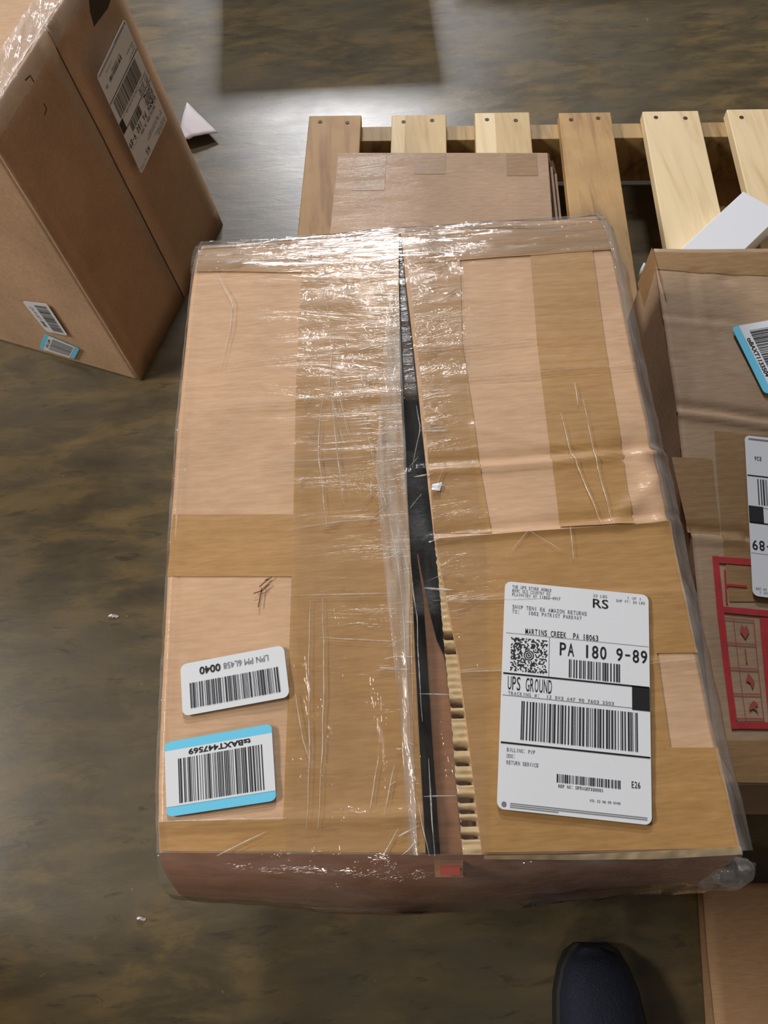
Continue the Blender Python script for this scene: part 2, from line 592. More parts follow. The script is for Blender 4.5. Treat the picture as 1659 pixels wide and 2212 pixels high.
Lf, Ln, Rf, Rn = LEFT[0], LEFT[-1], RIGHT[0], RIGHT[-1]
down = lambda p, z, dx=0, dy=0: (p[0] + dx, p[1] + dy, z)
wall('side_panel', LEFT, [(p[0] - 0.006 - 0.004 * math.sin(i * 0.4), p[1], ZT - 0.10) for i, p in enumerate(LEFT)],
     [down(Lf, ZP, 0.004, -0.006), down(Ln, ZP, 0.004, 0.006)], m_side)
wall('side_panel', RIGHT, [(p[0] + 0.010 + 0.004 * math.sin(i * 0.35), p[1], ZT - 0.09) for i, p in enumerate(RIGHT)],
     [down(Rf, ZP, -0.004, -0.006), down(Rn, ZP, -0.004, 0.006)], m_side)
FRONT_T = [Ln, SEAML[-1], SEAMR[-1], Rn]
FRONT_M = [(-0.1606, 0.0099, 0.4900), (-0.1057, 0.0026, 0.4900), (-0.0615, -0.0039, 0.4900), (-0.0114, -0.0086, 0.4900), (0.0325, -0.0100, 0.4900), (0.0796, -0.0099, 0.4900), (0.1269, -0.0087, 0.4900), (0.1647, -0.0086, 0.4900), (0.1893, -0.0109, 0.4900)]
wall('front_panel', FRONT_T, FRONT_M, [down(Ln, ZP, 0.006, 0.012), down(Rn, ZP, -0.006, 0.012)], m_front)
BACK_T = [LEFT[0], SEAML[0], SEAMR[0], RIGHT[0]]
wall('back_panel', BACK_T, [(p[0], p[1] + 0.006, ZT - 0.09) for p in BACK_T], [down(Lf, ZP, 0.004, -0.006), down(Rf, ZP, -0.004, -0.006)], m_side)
bt = [down(Lf, ZP + .001), down(Rf, ZP + .001), down(Rn, ZP + .001, 0, .012), down(Ln, ZP + .001, 0, .012)]
mesh('bottom_panel', bt, [(0, 3, 2, 1)], m_dark, cart)

# inner flap under the slot, raw corrugated edge of the right flap
IL = [(0.0222, 0.2250, 0.5400), (0.0237, 0.1917, 0.5400), (0.0227, 0.1535, 0.5400), (0.0204, 0.0894, 0.5400), (0.0185, 0.0158, 0.5400)]
IR = [(0.0228, 0.2272, 0.5400), (0.0269, 0.1825, 0.5400), (0.0305, 0.1579, 0.5400), (0.0361, 0.1423, 0.5400), (0.0409, 0.0879, 0.5400), (0.0412, 0.0142, 0.5400)]
v, f = grid(IL, IR, 6, 40)
mesh('inner_flap', v, f, m_inner, cart, smooth=True, solid=0.004)
v, f = grid([(0.0323, 0.5470, 0.5350), (0.0271, 0.4803, 0.5350), (0.0239, 0.4185, 0.5350), (0.0215, 0.3696, 0.5350)], [(0.0450, 0.5575, 0.5350), (0.0445, 0.4785, 0.5350), (0.0450, 0.4164, 0.5350), (0.0462, 0.3673, 0.5350)], 6, 30)
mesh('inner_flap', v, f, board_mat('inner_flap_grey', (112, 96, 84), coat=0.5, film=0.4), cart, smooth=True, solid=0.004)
CL = [(0.0359, 0.2349, 0.5475), (0.0357, 0.1987, 0.5475), (0.0347, 0.1503, 0.5475), (0.0344, 0.1054, 0.5475), (0.0328, 0.0580, 0.5475), (0.0323, 0.0172, 0.5475)]
CR = [(0.0387, 0.2347, 0.5475), (0.0426, 0.1874, 0.5475), (0.0450, 0.1495, 0.5475), (0.0443, 0.1046, 0.5475), (0.0448, 0.0571, 0.5475), (0.0450, 0.0163, 0.5475)]
vs = []
NR, NC = 260, 6
rc = random.Random(3)
deep = [0.345, 0.352, 0.395, 0.40, 0.565, 0.57, 0.60, 0.604, 0.70, 0.745, 0.80, 0.845, 0.85, 0.88, 0.91, 0.915, 0.95]
for j in range(NR + 1):
    q = j / NR
    a, b = along(CL, q), along(CR, q)
    dip = sum(math.exp(-((q - d) / 0.0055) ** 2) for d in deep)
    for i in range(NC + 1):
        p = lerp(a, b, i / NC)
        z = p[2] + 0.0008 * math.sin(q * 46 * 2 * math.pi + 2.5 * noise.noise((q * 9, 0, 0))) * (0.6 + 0.8 * noise.noise((q * 30, i * .4, 3))) * min(1, i / 2.0 + 0.3) - 0.014 * min(1, dip) * (1 if 0 < i < NC else 0.2)
        z += 0.0007 * noise.noise((p[0] * 200, p[1] * 200, 2))
        vs.append((p[0] + 0.0008 * noise.noise((q * 60, i, 5)), p[1], z))
fs = [(j * (NC + 1) + i, j * (NC + 1) + i + 1, (j + 1) * (NC + 1) + i + 1, (j + 1) * (NC + 1) + i) for j in range(NR) for i in range(NC)]
mesh('corrugated_edge', vs, fs, m_edge, cart, smooth=True, label='torn pale corrugated edge along the split')

# black padding inside, seen through the slot
v, f = grid([(0.0042, 0.3946, 0.5050), (0.0035, 0.3266, 0.5050), (0.0064, 0.2614, 0.5050), (0.0114, 0.1864, 0.5050)], [(0.0613, 0.3893, 0.5050), (0.0659, 0.3210, 0.5050), (0.0661, 0.2563, 0.5050), (0.0574, 0.1826, 0.5050)], 14, 40,
            lambda x, y: 0.004 * noise.noise((x * 30, y * 30, 0)))
pad = mesh('black_foam_sheet', v, f, m_black, None, smooth=True, solid=0.02)
tag(pad, 'black padding showing through the split lid of the big wrapped carton', 'padding')
mesh('void_fill', *grid([(-0.0426, 0.6509, 0.4400), (-0.0548, 0.3198, 0.4400), (-0.0652, 0.0373, 0.4400)], [(0.2099, 0.6242, 0.4400), (0.1557, 0.3013, 0.4400), (0.1266, 0.0234, 0.4400)], 6, 12), m_dark, cart)


# packing tape on the lid: thin strips that follow its dents
def tape(A, B, nu, nv, lift=0.0006, m=None, label=None):
    v, f = grid(A, B, nu, nv, top_h, lift)
    return mesh('packing_tape', v, f, m or m_tape, cart, smooth=True, label=label)


tape([(-0.0566, 0.5022, 0.5500), (-0.0638, 0.3962, 0.5500), (-0.0671, 0.3074, 0.5500), (-0.0688, 0.2622, 0.5500)], [(0.0296, 0.4933, 0.5500), (0.0225, 0.3879, 0.5500), (0.0183, 0.2997, 0.5500), (0.0175, 0.2546, 0.5500)], 20, 60)
tape([(-0.1471, 0.5508, 0.5500), (-0.1514, 0.5131, 0.5500)], [(0.0333, 0.5398, 0.5500), (0.0296, 0.4922, 0.5500)], 34, 10, 0.0008)
tape([(-0.1609, 0.2702, 0.5500), (-0.1626, 0.2195, 0.5500)], [(0.0178, 0.2546, 0.5500), (0.0163, 0.2044, 0.5500)], 36, 16)
tape([(-0.0711, 0.2118, 0.5500), (-0.0752, 0.1260, 0.5500), (-0.0795, 0.0453, 0.5500)], [(0.0163, 0.2044, 0.5500), (0.0124, 0.1191, 0.5500), (0.0093, 0.0388, 0.5500)], 20, 60)
tape([(-0.1589, 0.0505, 0.5500), (-0.1577, 0.0335, 0.5500)], [(0.0098, 0.0409, 0.5500), (0.0091, 0.0204, 0.5500)], 36, 8, 0.0009)
tape([(0.0399, 0.5021, 0.5500), (0.0396, 0.4151, 0.5500), (0.0385, 0.3408, 0.5500), (0.0374, 0.2938, 0.5500), (0.0362, 0.2384, 0.5500)], [(0.0858, 0.5039, 0.5500), (0.0769, 0.4114, 0.5500), (0.0773, 0.3371, 0.5500), (0.0767, 0.2903, 0.5500), (0.0786, 0.2339, 0.5500)], 12, 70)
tape([(0.1524, 0.5421, 0.5500), (0.1394, 0.4053, 0.5500), (0.1333, 0.3060, 0.5500), (0.1322, 0.2731, 0.5500), (0.1298, 0.2341, 0.5500)], [(0.2049, 0.5081, 0.5500), (0.1954, 0.3998, 0.5500), (0.1891, 0.3009, 0.5500), (0.1860, 0.2683, 0.5500), (0.1839, 0.2316, 0.5500)], 16, 80)
tape([(0.0374, 0.5428, 0.5500), (0.0382, 0.5022, 0.5500)], [(0.2203, 0.5406, 0.5500), (0.2234, 0.5006, 0.5500)], 36, 10, 0.0009)
tape([(0.0363, 0.2323, 0.5500), (0.0425, 0.1490, 0.5500), (0.0434, 0.1423, 0.5500)], [(0.2106, 0.2308, 0.5500), (0.2068, 0.1370, 0.5500), (0.2076, 0.1324, 0.5500)], 44, 44, 0.0008)
tape([(0.0434, 0.1423, 0.5500), (0.0439, 0.0815, 0.5500)], [(0.1795, 0.1353, 0.5500), (0.1739, 0.0701, 0.5500)], 34, 36, 0.0008)
tape([(0.0439, 0.0815, 0.5500), (0.0441, 0.0179, 0.5500)], [(0.2046, 0.0692, 0.5500), (0.2028, 0.0091, 0.5500)], 44, 36, 0.0008)


m_lt = board_mat('brown_tape_plain', (142, 106, 62), coat=0.1, rough=0.55, film=0.2)

# ------------------------------------------------------------------ labels on the carton
def shipping_label(parent, q, lift, zf=None, seed=1):
    """white parcel label: q = bottom left, bottom right, top right, top left as read"""
    sh, fm = label_sheet('shipping_label', q, m_paper, parent, lift, 0.045, 1.5, zf, 'white printed shipping label')
    K = 0.00025
    V, F, V2, F2, V3, F3 = [], [], [], [], [], []
    T = lambda body, u0, f0, u1, f1, fat=0.0: (put_text if body == 'RS' else put_mono)(V, F, fm, body, u0, 1 - f1, u1, 1 - f0, fat, K)
    G = lambda body, u0, f0, u1, f1, fat=0.0: put_mono(V2, F2, fm, body, u0, 1 - f1, u1, 1 - f0, fat, K)
    G('THE UPS STORE #0863', .050, .016, .325, .032, .01)
    G('859C OLD COUNTRY RD', .050, .035, .320, .051, .01)
    G('PLAINVIEW NY 11803-4917', .050, .054, .390, .070, .01)
    G('20 LBS', .615, .022, .715, .036)
    G('1 OF 1', .850, .018, .950, .030)
    G('SHP WT: 20 LBS', .775, .036, .975, .049, .01)
    T('RS', .615, .044, .722, .088, .008)
    G('SHIP TENI E6 AMAZON RETURNS', .055, .112, .575, .131, .01)
    G('TO:   1002 PATRIOT PARKWAY', .055, .136, .540, .154, .01)
    T('MARTINS CREEK  PA 18063', .150, .219, .655, .246, .006)
    T('PA 180 9-89', .385, .268, .990, .328, .012)
    T('UPS GROUND', .040, .445, .345, .505, .0)
    G('TRACKING #:  1Z 0W3 A47 90 7603 2503', .045, .512, .760, .527, .01)
    G('BILLING: P/P', .050, .752, .240, .768, .01)
    G('DESC:', .050, .778, .110, .793, .01)
    G('RETURN SERVICE', .050, .804, .265, .820, .01)
    T('REF NO: DFn1Gn7x00001', .395, .879, .690, .892, .005)
    T('E26', .870, .836, .930, .862, .005)
    T('XOL 22.06.05 NV45', .600, .924, .800, .934, .005)
    R = lambda u0, f0, u1, f1: put_rect(V, F, fm, u0, 1 - f1, u1, 1 - f0, K)
    R(.02, .2475, .995, .2492)
    R(.318, .250, .3205, .430)
    R(.01, .4300, .995, .4375)
    R(.01, .5295, .885, .5315)
    R(.880, .4340, .998, .5380)
    R(.01, .7290, .995, .7365)
    for k in range(3):
        put_rect(V2, F2, fm, .085, 1 - .9755 - k * .0075, (.97, .97, .40)[k], 1 - .972 - k * .0075, K)
    c0 = (.045, 1 - .980)
    b = len(V2)
    V2.extend(fm(c0[0] + .016 * math.cos(a * .5236), c0[1] + .011 * math.sin(a * .5236), K) for a in range(12))
    F2.append(tuple(range(b, b + 12)))
    mesh('printing', V, F, m_ink, sh, kind='stuff')
    mesh('faint_printing', V2, F2, m_grey, sh, kind='stuff')
    V, F = [], []
    for (u0, f0, u1, f1, n) in ((.455, .342, .800, .424, 22), (.140, .549, .915, .714, 46), (.385, .838, .800, .872, 34)):
        put_bars(V, F, lambda u, v, k=0: fm(u, v, K), u0, 1 - f1, u1, 1 - f0, n, seed + n)
    mesh('barcode', V, F, plain_cached('barcode_ink', (44, 45, 48)), sh, kind='stuff')
    # the square dot symbol with a bull's eye
    V, F = [], []
    r = random.Random(seed)
    n = 27
    for j in range(n):
        for i in range(n):
            du, dv = (i - 13) / 13, (j - 13) / 13
            if math.hypot(du, dv) < 0.36 or r.random() > 0.50:
                continue
            u, f_ = .055 + .250 * (i + 0.5 * (j % 2)) / n, .266 + .154 * j / n
            put_rect(V, F, fm, u, 1 - f_ - .0055, u + .0085, 1 - f_, K)
    cu, cf = .055 + .125, .266 + .077
    for k, (ra, rb) in enumerate(((0.0, 0.007), (0.014, 0.021), (0.028, 0.035))):
        b = len(V)
        for a in range(24):
            x, y = math.cos(a * math.pi / 12), math.sin(a * math.pi / 12)
            V.append(fm(cu + ra * x, 1 - cf + ra * y / 1.5, K))
            V.append(fm(cu + rb * x, 1 - cf + rb * y / 1.5, K))
        F += [(b + 2 * a, b + 2 * a + 1, b + (2 * a + 3) % 48, b + (2 * a + 2) % 48) for a in range(24)]
    mesh('dot_symbol', V, F, m_ink, sh, kind='stuff')
    return sh


_pm = {}


def plain_cached(n, c):
    if n not in _pm:
        _pm[n] = plain(n, c, 0.5)
    return _pm[n]


def stock_label(parent, q, lift, text, small=None, zf=None, seed=1, blue=True):
    sh, fm = label_sheet('stock_label', q, m_blue if blue else m_paper, parent, lift, 0.06, 0.9 if blue else 0.5, zf,
                         'white barcode label with two blue bands' if blue else 'plain white barcode label')
    K = 0.0002
    if blue:
        V, F = [], []
        put_rect(V, F, fm, 0, .125, 1, .875, K)
        mesh('white_field', V, F, m_paper, sh)
    V, F, V2, F2 = [], [], [], []
    if blue:
        put_text(V, F, fm, text, .20, .145, .78, .225, .03, 2 * K)
        put_bars(V2, F2, lambda u, v, k=0: fm(u, v, 2 * K), .10, .255, .88, .845, 44, seed)
    else:
        put_text(V, F, fm, text, .62, .12, .82, .27, .02, 2 * K)
        V3, F3 = [], []
        put_text(V3, F3, fm, small, .16, .13, .59, .25, .0, 2 * K)
        mesh('faint_printing', V3, F3, m_grey, sh, kind='stuff')
        put_bars(V2, F2, lambda u, v, k=0: fm(u, v, 2 * K), .08, .40, .92, .88, 46, seed)
    mesh('printing', V, F, m_ink, sh, kind='stuff')
    mesh('barcode', V2, F2, plain_cached('barcode_ink', (44, 45, 48)), sh, kind='stuff')
    return sh


shipping_label(cart, [(0.0564, 0.0425, 0.5500), (0.1511, 0.0257, 0.5500), (0.1819, 0.1753, 0.5500), (0.0828, 0.1942, 0.5500)], 0.0034)
stock_label(cart, [(-0.0773, 0.1600, 0.5500), (-0.1494, 0.1518, 0.5500), (-0.1462, 0.1161, 0.5500), (-0.0737, 0.1236, 0.5500)], 0.0030, '0040', 'LPN PM 6L458', None, 5, False)
stock_label(cart, [(-0.0862, 0.1066, 0.5500), (-0.1576, 0.0996, 0.5500), (-0.1537, 0.0529, 0.5500), (-0.0835, 0.0578, 0.5500)], 0.0030, 'tsBAXT447569', None, None, 9, True)

m_redsc = plain('dull_red_sticker', (150, 62, 48), 0.6)
v, f = grid([(0.0452, 0.0162, 0.5515), (0.1005, 0.0127, 0.5515), (0.1517, 0.0111, 0.5515), (0.2030, 0.0100, 0.5515)], [(0.0451, 0.0141, 0.5495), (0.1003, 0.0097, 0.5495), (0.1513, 0.0065, 0.5495), (0.2037, 0.0054, 0.5495)], 4, 60, lambda x, y: .0012 * noise.noise((x * 150, y * 150, 0)))
f = [q[::-1] for q in f]
mesh('frayed_edge', v, f, m_edge, cart, smooth=True, label='frayed pale edge of the right flap')
v, f = [], []
for pts in ([(-0.0850, 0.2120, 0.5525), (-0.0897, 0.2088, 0.5525), (-0.0944, 0.2049, 0.5525)], [(-0.0870, 0.2064, 0.5525), (-0.0924, 0.2018, 0.5525), (-0.0985, 0.2002, 0.5525)], [(-0.0924, 0.2040, 0.5525), (-0.0938, 0.1970, 0.5525), (-0.0951, 0.1894, 0.5525)], [(-0.0904, 0.2095, 0.5525), (-0.0877, 0.2108, 0.5525)]):
    for a, b in zip(pts, pts[1:]):
        d = (Vector(b) - Vector(a)).normalized() * .0005
        k = len(v)
        v += [(a[0] + d.y, a[1] - d.x, a[2]), (b[0] + d.y, b[1] - d.x, b[2]), (b[0] - d.y, b[1] + d.x, b[2]), (a[0] - d.y, a[1] + d.x, a[2])]
        f.append((k, k + 1, k + 2, k + 3))
mesh('scuff', v, f, plain('scuff_mark', (112, 82, 56), .8), cart, kind='stuff')
# red sticker scrap under the wrap at the foot of the split, brown strip folded over the front
v, f = grid([(0.0173, 0.0130, 0.5490), (0.0168, 0.0073, 0.5490)], [(0.0296, 0.0121, 0.5490), (0.0290, 0.0064, 0.5490)], 4, 3, None, 0.002)
mesh('red_sticker', v, f, m_redsc, cart, label='small red sticker scrap')
v, f = grid([(0.0140, 0.0192, 0.5450), (0.0139, 0.0062, 0.5450)], [(0.0326, 0.0179, 0.5450), (0.0311, 0.0050, 0.5450)], 6, 8, None, 0.001)
mesh('packing_tape', v, f, m_inner, cart, smooth=True)


# ------------------------------------------------------------------ stretch wrap on the carton
def wrink(amp, sx, sy, seed=0.0, sag=None):
    def zf(x, y):
        n1 = noise.noise((x * sx, y * sy, seed))
        n2 = noise.noise((x * sx * 2.3, y * sy * 2.1, seed + 4))
        h = amp * ((1 - abs(n1) * 2.2) * 0.8 + n2 * 0.6)
        return top_h(x, y) + max(-0.0005, h)
    return zf


def film(name, A, B, nu, nv, m, zf, lift=0.0025, label=None):
    v, f = grid(A, B, nu, nv, zf, lift)
    return mesh(name, v, f, m, cart, smooth=True, label=label)


film('stretch_wrap', [(-0.1537, 0.5666, 0.5500), (-0.1560, 0.5358, 0.5500), (-0.1567, 0.5114, 0.5500)], [(0.2244, 0.5572, 0.5500), (0.2245, 0.5229, 0.5500), (0.2234, 0.5006, 0.5500)], 150, 60, m_filmfar, wrink(0.0022, 9, 95, 1.0), 0.0014,
     label='folded clear wrap along the far edge')
film('stretch_wrap', [(-0.0575, 0.4969, 0.5500), (-0.0648, 0.3504, 0.5500), (-0.0687, 0.2285, 0.5500), (-0.0727, 0.1258, 0.5500), (-0.0789, 0.0252, 0.5500)], [(0.0883, 0.5036, 0.5500), (0.0729, 0.3376, 0.5500), (0.0722, 0.2165, 0.5500), (0.0586, 0.1154, 0.5500), (0.0471, 0.0161, 0.5500)], 60, 190, m_filmgap,
     wrink(0.0010, 30, 22, 2.0), label='clear wrap across the split')
film('wrap_bunch', [(0.0175, 0.4679, 0.5500), (0.0094, 0.3892, 0.5500), (-0.0033, 0.3016, 0.5500), (-0.0037, 0.2230, 0.5500), (-0.0015, 0.1525, 0.5500), (-0.0001, 0.0893, 0.5500), (-0.0011, 0.0196, 0.5500)], [(0.0280, 0.4669, 0.5500), (0.0240, 0.3878, 0.5500), (0.0205, 0.2995, 0.5500), (0.0160, 0.2213, 0.5500), (0.0101, 0.1516, 0.5500), (0.0072, 0.0888, 0.5500), (0.0041, 0.0192, 0.5500)], 14, 150, m_filmw,
     wrink(0.0020, 120, 14, 3.0), 0.0035, 'milky bunched wrap beside the split')

def drape(name, edge, inn, out, drop, m, n, rows=10, amp=0.002, label=None):
    """wrap folded over a top edge: starts inn metres inside, ends out metres outside and drop below"""
    vs = []
    for j in range(n + 1):
        p = Vector(along(edge, j / n))
        for i in range(rows + 1):
            q = i / rows
            x = -inn + (inn + out) * math.sin(q * math.pi / 2)
            z = 0.0035 - drop * (1 - math.cos(q * math.pi / 2))
            w = amp * noise.noise((p.y * 60, p.x * 40 + q * 2, q * 3))
            vs.append((p.x + x * 1 + w * (1 if out > 0 else -1), p.y, p.z + z + abs(w) + (top_h(p.x, p.y) if q < .6 else 0)))
    fs = [(j * (rows + 1) + i, (j + 1) * (rows + 1) + i, (j + 1) * (rows + 1) + i + 1, j * (rows + 1) + i + 1) for j in range(n) for i in range(rows)]
    return mesh(name, vs, fs, m, cart, smooth=True, label=label)


drape('wrap_edge', RIGHT, 0.003, 0.020, 0.06, m_filmedge, 160, amp=0.0010, label='milky wrap folded over the right edge')
drape('wrap_edge', LEFT, -0.001, -0.007, 0.05, m_film, 160, amp=0.0008, label='milky wrap folded over the left edge')
# wrap over the bulging front
vs = []
n, R = 120, 14
for j in range(R + 1):
    q = j / R
    for i in range(n + 1):
        s = i / n
        a, b = Vector(along(FRONT_T, s)), Vector(along(FRONT_M, s))
        a.y += 0.006
        a.z += 0.0035
        p = a.lerp(b, math.sin(q * math.pi / 2))
        p.z = a.z + (b.z - a.z) * (1 - math.cos(q * math.pi / 2))
        w = 0.0036 * noise.noise((p.x * 12, q * 7, 8.0)) + 0.0022 * noise.noise((p.x * 40, q * 16, 9.0))
        p.y -= 0.004 + abs(w)
        p.z += w * 0.8
        vs.append(tuple(p))
fs = [(j * (n + 1) + i, (j + 1) * (n + 1) + i, (j + 1) * (n + 1) + i + 1, j * (n + 1) + i + 1) for j in range(R) for i in range(n)]
mesh('stretch_wrap', vs, fs, m_filmfront, cart, smooth=True, label='wrinkled wrap over the bulging front')
# loose pouch of wrap at the near right corner
vs, fs = [], []
c = Vector((0.2064, -0.0038, 0.5000))
na, nb = 20, 12
for j in range(nb + 1):
    for i in range(na):
        a, b = 2 * math.pi * i / na, math.pi * j / nb
        w = 1 + 0.30 * noise.noise((math.cos(a) * 2, math.sin(a) * 2, b * 1.5)) + 0.05 * noise.noise((math.cos(a) * 6, math.sin(a) * 6, b * 5))
        vs.append((c.x + 0.019 * w * math.sin(b) * math.cos(a), c.y + 0.0105 * w * math.sin(b) * math.sin(a), c.z + 0.035 * math.cos(b)))
fs = [(j * na + i, j * na + (i + 1) % na, (j + 1) * na + (i + 1) % na, (j + 1) * na + i) for j in range(nb) for i in range(na)]
mesh('wrap_pouch', vs, fs, m_filmedge, cart, smooth=True, label='milky pouch of loose wrap at the near right corner')


def crease(V, F, pts, wd=0.0007, ht=0.0007, lift=0.0032, n=None):
    n = n or max(3, int(sum((Vector(pts[i + 1]) - Vector(pts[i])).length for i in range(len(pts) - 1)) / 0.006))
    b = len(V)
    for j in range(n + 1):
        p = Vector(along(pts, j / n))
        q = Vector(along(pts, min(1, j / n + 0.01))) - Vector(along(pts, max(0, j / n - 0.01)))
        s = Vector((-q.y, q.x, 0)).normalized()
        k = (0.35 + 0.65 * math.sin(math.pi * min(1, max(0, j / n)))) * (0.8 + 0.5 * noise.noise((p.x * 90, p.y * 90, 1)))
        z = top_h(p.x, p.y) + lift + p.z
        p = p + s * 0.0006 * noise.noise((p.x * 50, p.y * 50, 4))
        for o_, h in ((-wd, 0), (0, ht), (wd, 0)):
            V.append((p.x + s.x * o_ * k, p.y + s.y * o_ * k, z + h * k - ht))
    F += [(b + 3 * j + i, b + 3 * j + i + 1, b + 3 * j + i + 4, b + 3 * j + i + 3) for j in range(n) for i in range(2)]


V, F = [], []
for p in ([(-0.1535, 0.5260, 0.5500), (-0.0570, 0.5176, 0.5500)], [(-0.0201, 0.4995, 0.5500), (0.0295, 0.4971, 0.5500)], [(-0.0612, 0.4618, 0.5500), (-0.0138, 0.4617, 0.5500), (0.0255, 0.4609, 0.5500)], [(-0.1383, 0.4086, 0.5500), (-0.0635, 0.4106, 0.5500), (0.0246, 0.4151, 0.5500)],
          [(-0.1515, 0.3661, 0.5500), (-0.0645, 0.3647, 0.5500), (0.0217, 0.3643, 0.5500)], [(-0.0739, 0.2486, 0.5500), (-0.0458, 0.2516, 0.5500), (0.0104, 0.2537, 0.5500)], [(-0.0949, 0.3074, 0.5500), (0.0145, 0.3063, 0.5500)], [(0.0353, 0.4068, 0.5500), (0.0772, 0.4075, 0.5500), (0.1404, 0.4091, 0.5500)],
          [(0.0613, 0.3758, 0.5500), (0.1383, 0.3740, 0.5500), (0.2150, 0.3750, 0.5500)], [(0.0327, 0.3264, 0.5500), (0.0644, 0.3287, 0.5500)], [(-0.0748, 0.1963, 0.5500), (0.0055, 0.1918, 0.5500)], [(-0.0524, 0.1633, 0.5500), (0.0053, 0.1560, 0.5500)],
          [(0.0710, 0.1814, 0.5500), (0.1920, 0.1734, 0.5500)], [(0.0405, 0.1309, 0.5500), (0.0720, 0.1303, 0.5500)], [(0.1725, 0.1268, 0.5500), (0.2040, 0.1281, 0.5500)], [(-0.1589, 0.0505, 0.5500), (-0.0771, 0.0467, 0.5500)],
          [(0.0298, 0.1841, 0.5500), (0.0809, 0.1806, 0.5500)], [(0.0140, 0.1189, 0.5500), (0.0388, 0.1157, 0.5500)], [(0.0110, 0.0531, 0.5500), (0.0317, 0.0521, 0.5500)]):
    crease(V, F, p, 0.0005, 0.0006)
for p in ([(-0.0409, 0.4995, 0.5500), (-0.0377, 0.4735, 0.5500), (-0.0338, 0.4473, 0.5500), (-0.0329, 0.4124, 0.5500), (-0.0367, 0.3749, 0.5500), (-0.0326, 0.3474, 0.5500), (-0.0278, 0.3208, 0.5500)], [(-0.0278, 0.4938, 0.5500), (-0.0379, 0.4683, 0.5500)], [(-0.0407, 0.3707, 0.5500), (-0.0453, 0.3486, 0.5500), (-0.0479, 0.3141, 0.5500), (-0.0455, 0.2808, 0.5500), (-0.0438, 0.2491, 0.5500)],
          [(-0.0354, 0.3702, 0.5500), (-0.0339, 0.3343, 0.5500), (-0.0323, 0.3043, 0.5500), (-0.0304, 0.2675, 0.5500)], [(-0.0304, 0.3790, 0.5500), (-0.0277, 0.3559, 0.5500), (-0.0237, 0.3290, 0.5500)], [(-0.0090, 0.3399, 0.5500), (-0.0055, 0.3018, 0.5500), (-0.0014, 0.2769, 0.5500), (-0.0006, 0.2570, 0.5500)],
          [(-0.0490, 0.1924, 0.5500), (-0.0496, 0.1400, 0.5500), (-0.0528, 0.0874, 0.5500), (-0.0572, 0.0392, 0.5500)], [(-0.0578, 0.1914, 0.5500), (-0.0605, 0.1312, 0.5500), (-0.0613, 0.0821, 0.5500), (-0.0643, 0.0398, 0.5500)], [(-0.0695, 0.1255, 0.5500), (-0.0656, 0.0943, 0.5500), (-0.0619, 0.0822, 0.5500)],
          [(0.1469, 0.3324, 0.5500), (0.1477, 0.3005, 0.5500), (0.1542, 0.2691, 0.5500), (0.1602, 0.2341, 0.5500)], [(0.1665, 0.3439, 0.5500), (0.1660, 0.2863, 0.5500), (0.1683, 0.2330, 0.5500)], [(0.1627, 0.3606, 0.5500), (0.1613, 0.3381, 0.5500)],
          [(-0.1212, 0.0282, 0.5500), (-0.0905, 0.0395, 0.5500)], [(-0.0236, 0.0484, 0.5500), (-0.0162, 0.0787, 0.5500)], [(-0.0150, 0.0438, 0.5500), (-0.0062, 0.0736, 0.5500)], [(-0.0192, 0.0177, 0.5500), (-0.0068, 0.0356, 0.5500)], [(0.1366, 0.2335, 0.5500), (0.1348, 0.2075, 0.5500)],
          [(0.1054, 0.2324, 0.5500), (0.1267, 0.2156, 0.5500)], [(0.0913, 0.2186, 0.5500), (0.1054, 0.2324, 0.5500)], [(0.0029, 0.2567, 0.5500), (0.0069, 0.2184, 0.5500), (0.0082, 0.1755, 0.5500)], [(0.0073, 0.2602, 0.5500), (0.0145, 0.2031, 0.5500), (0.0120, 0.1514, 0.5500), (0.0086, 0.1008, 0.5500)],
          [(0.0083, 0.1929, 0.5500), (0.0067, 0.1195, 0.5500), (0.0049, 0.0830, 0.5500)], [(0.0162, 0.0762, 0.5500), (0.0144, 0.0179, 0.5500)], [(0.0066, 0.0540, 0.5500), (0.0109, 0.0182, 0.5500)], [(0.0149, 0.2402, 0.5500), (0.0173, 0.1747, 0.5500), (0.0144, 0.1003, 0.5500)],
          [(0.0330, 0.3502, 0.5500), (0.0340, 0.3280, 0.5500), (0.0245, 0.2950, 0.5500)], [(0.0223, 0.2952, 0.5500), (0.0302, 0.3028, 0.5500)], [(0.0199, 0.2591, 0.5500), (0.0301, 0.2701, 0.5500)], [(-0.1324, 0.5073, 0.5500), (-0.1173, 0.4711, 0.5500), (-0.1196, 0.4407, 0.5500), (-0.1268, 0.4023, 0.5500)]):
    crease(V, F, p, 0.0005, 0.0005)
mesh('wrap_crease', V, F, m_crease, cart, smooth=False, kind='stuff', label='fine bright creases in the wrap')
# short glinting puckers
PUCK = [([(-0.0519, 0.5523, 0.5500), (0.0272, 0.4936, 0.5500)], 46), ([(0.0426, 0.5538, 0.5500), (0.0794, 0.4617, 0.5500)], 40), ([(0.0948, 0.5600, 0.5500), (0.1465, 0.5312, 0.5500)], 10), ([(-0.1464, 0.5565, 0.5500), (-0.0573, 0.5077, 0.5500)], 16), ([(-0.0286, 0.4939, 0.5500), (0.0209, 0.3881, 0.5500)], 16),
        ([(0.0413, 0.4655, 0.5500), (0.0608, 0.3127, 0.5500)], 18), ([(-0.0103, 0.3817, 0.5500), (0.0077, 0.1859, 0.5500)], 26), ([(-0.0082, 0.1872, 0.5500), (0.0051, 0.0212, 0.5500)], 10), ([(-0.0643, 0.3729, 0.5500), (-0.0126, 0.2237, 0.5500)], 6),
        ([(0.0302, 0.2986, 0.5500), (0.0537, 0.1752, 0.5500)], 14)]
V, F = [], []
rp = random.Random(21)
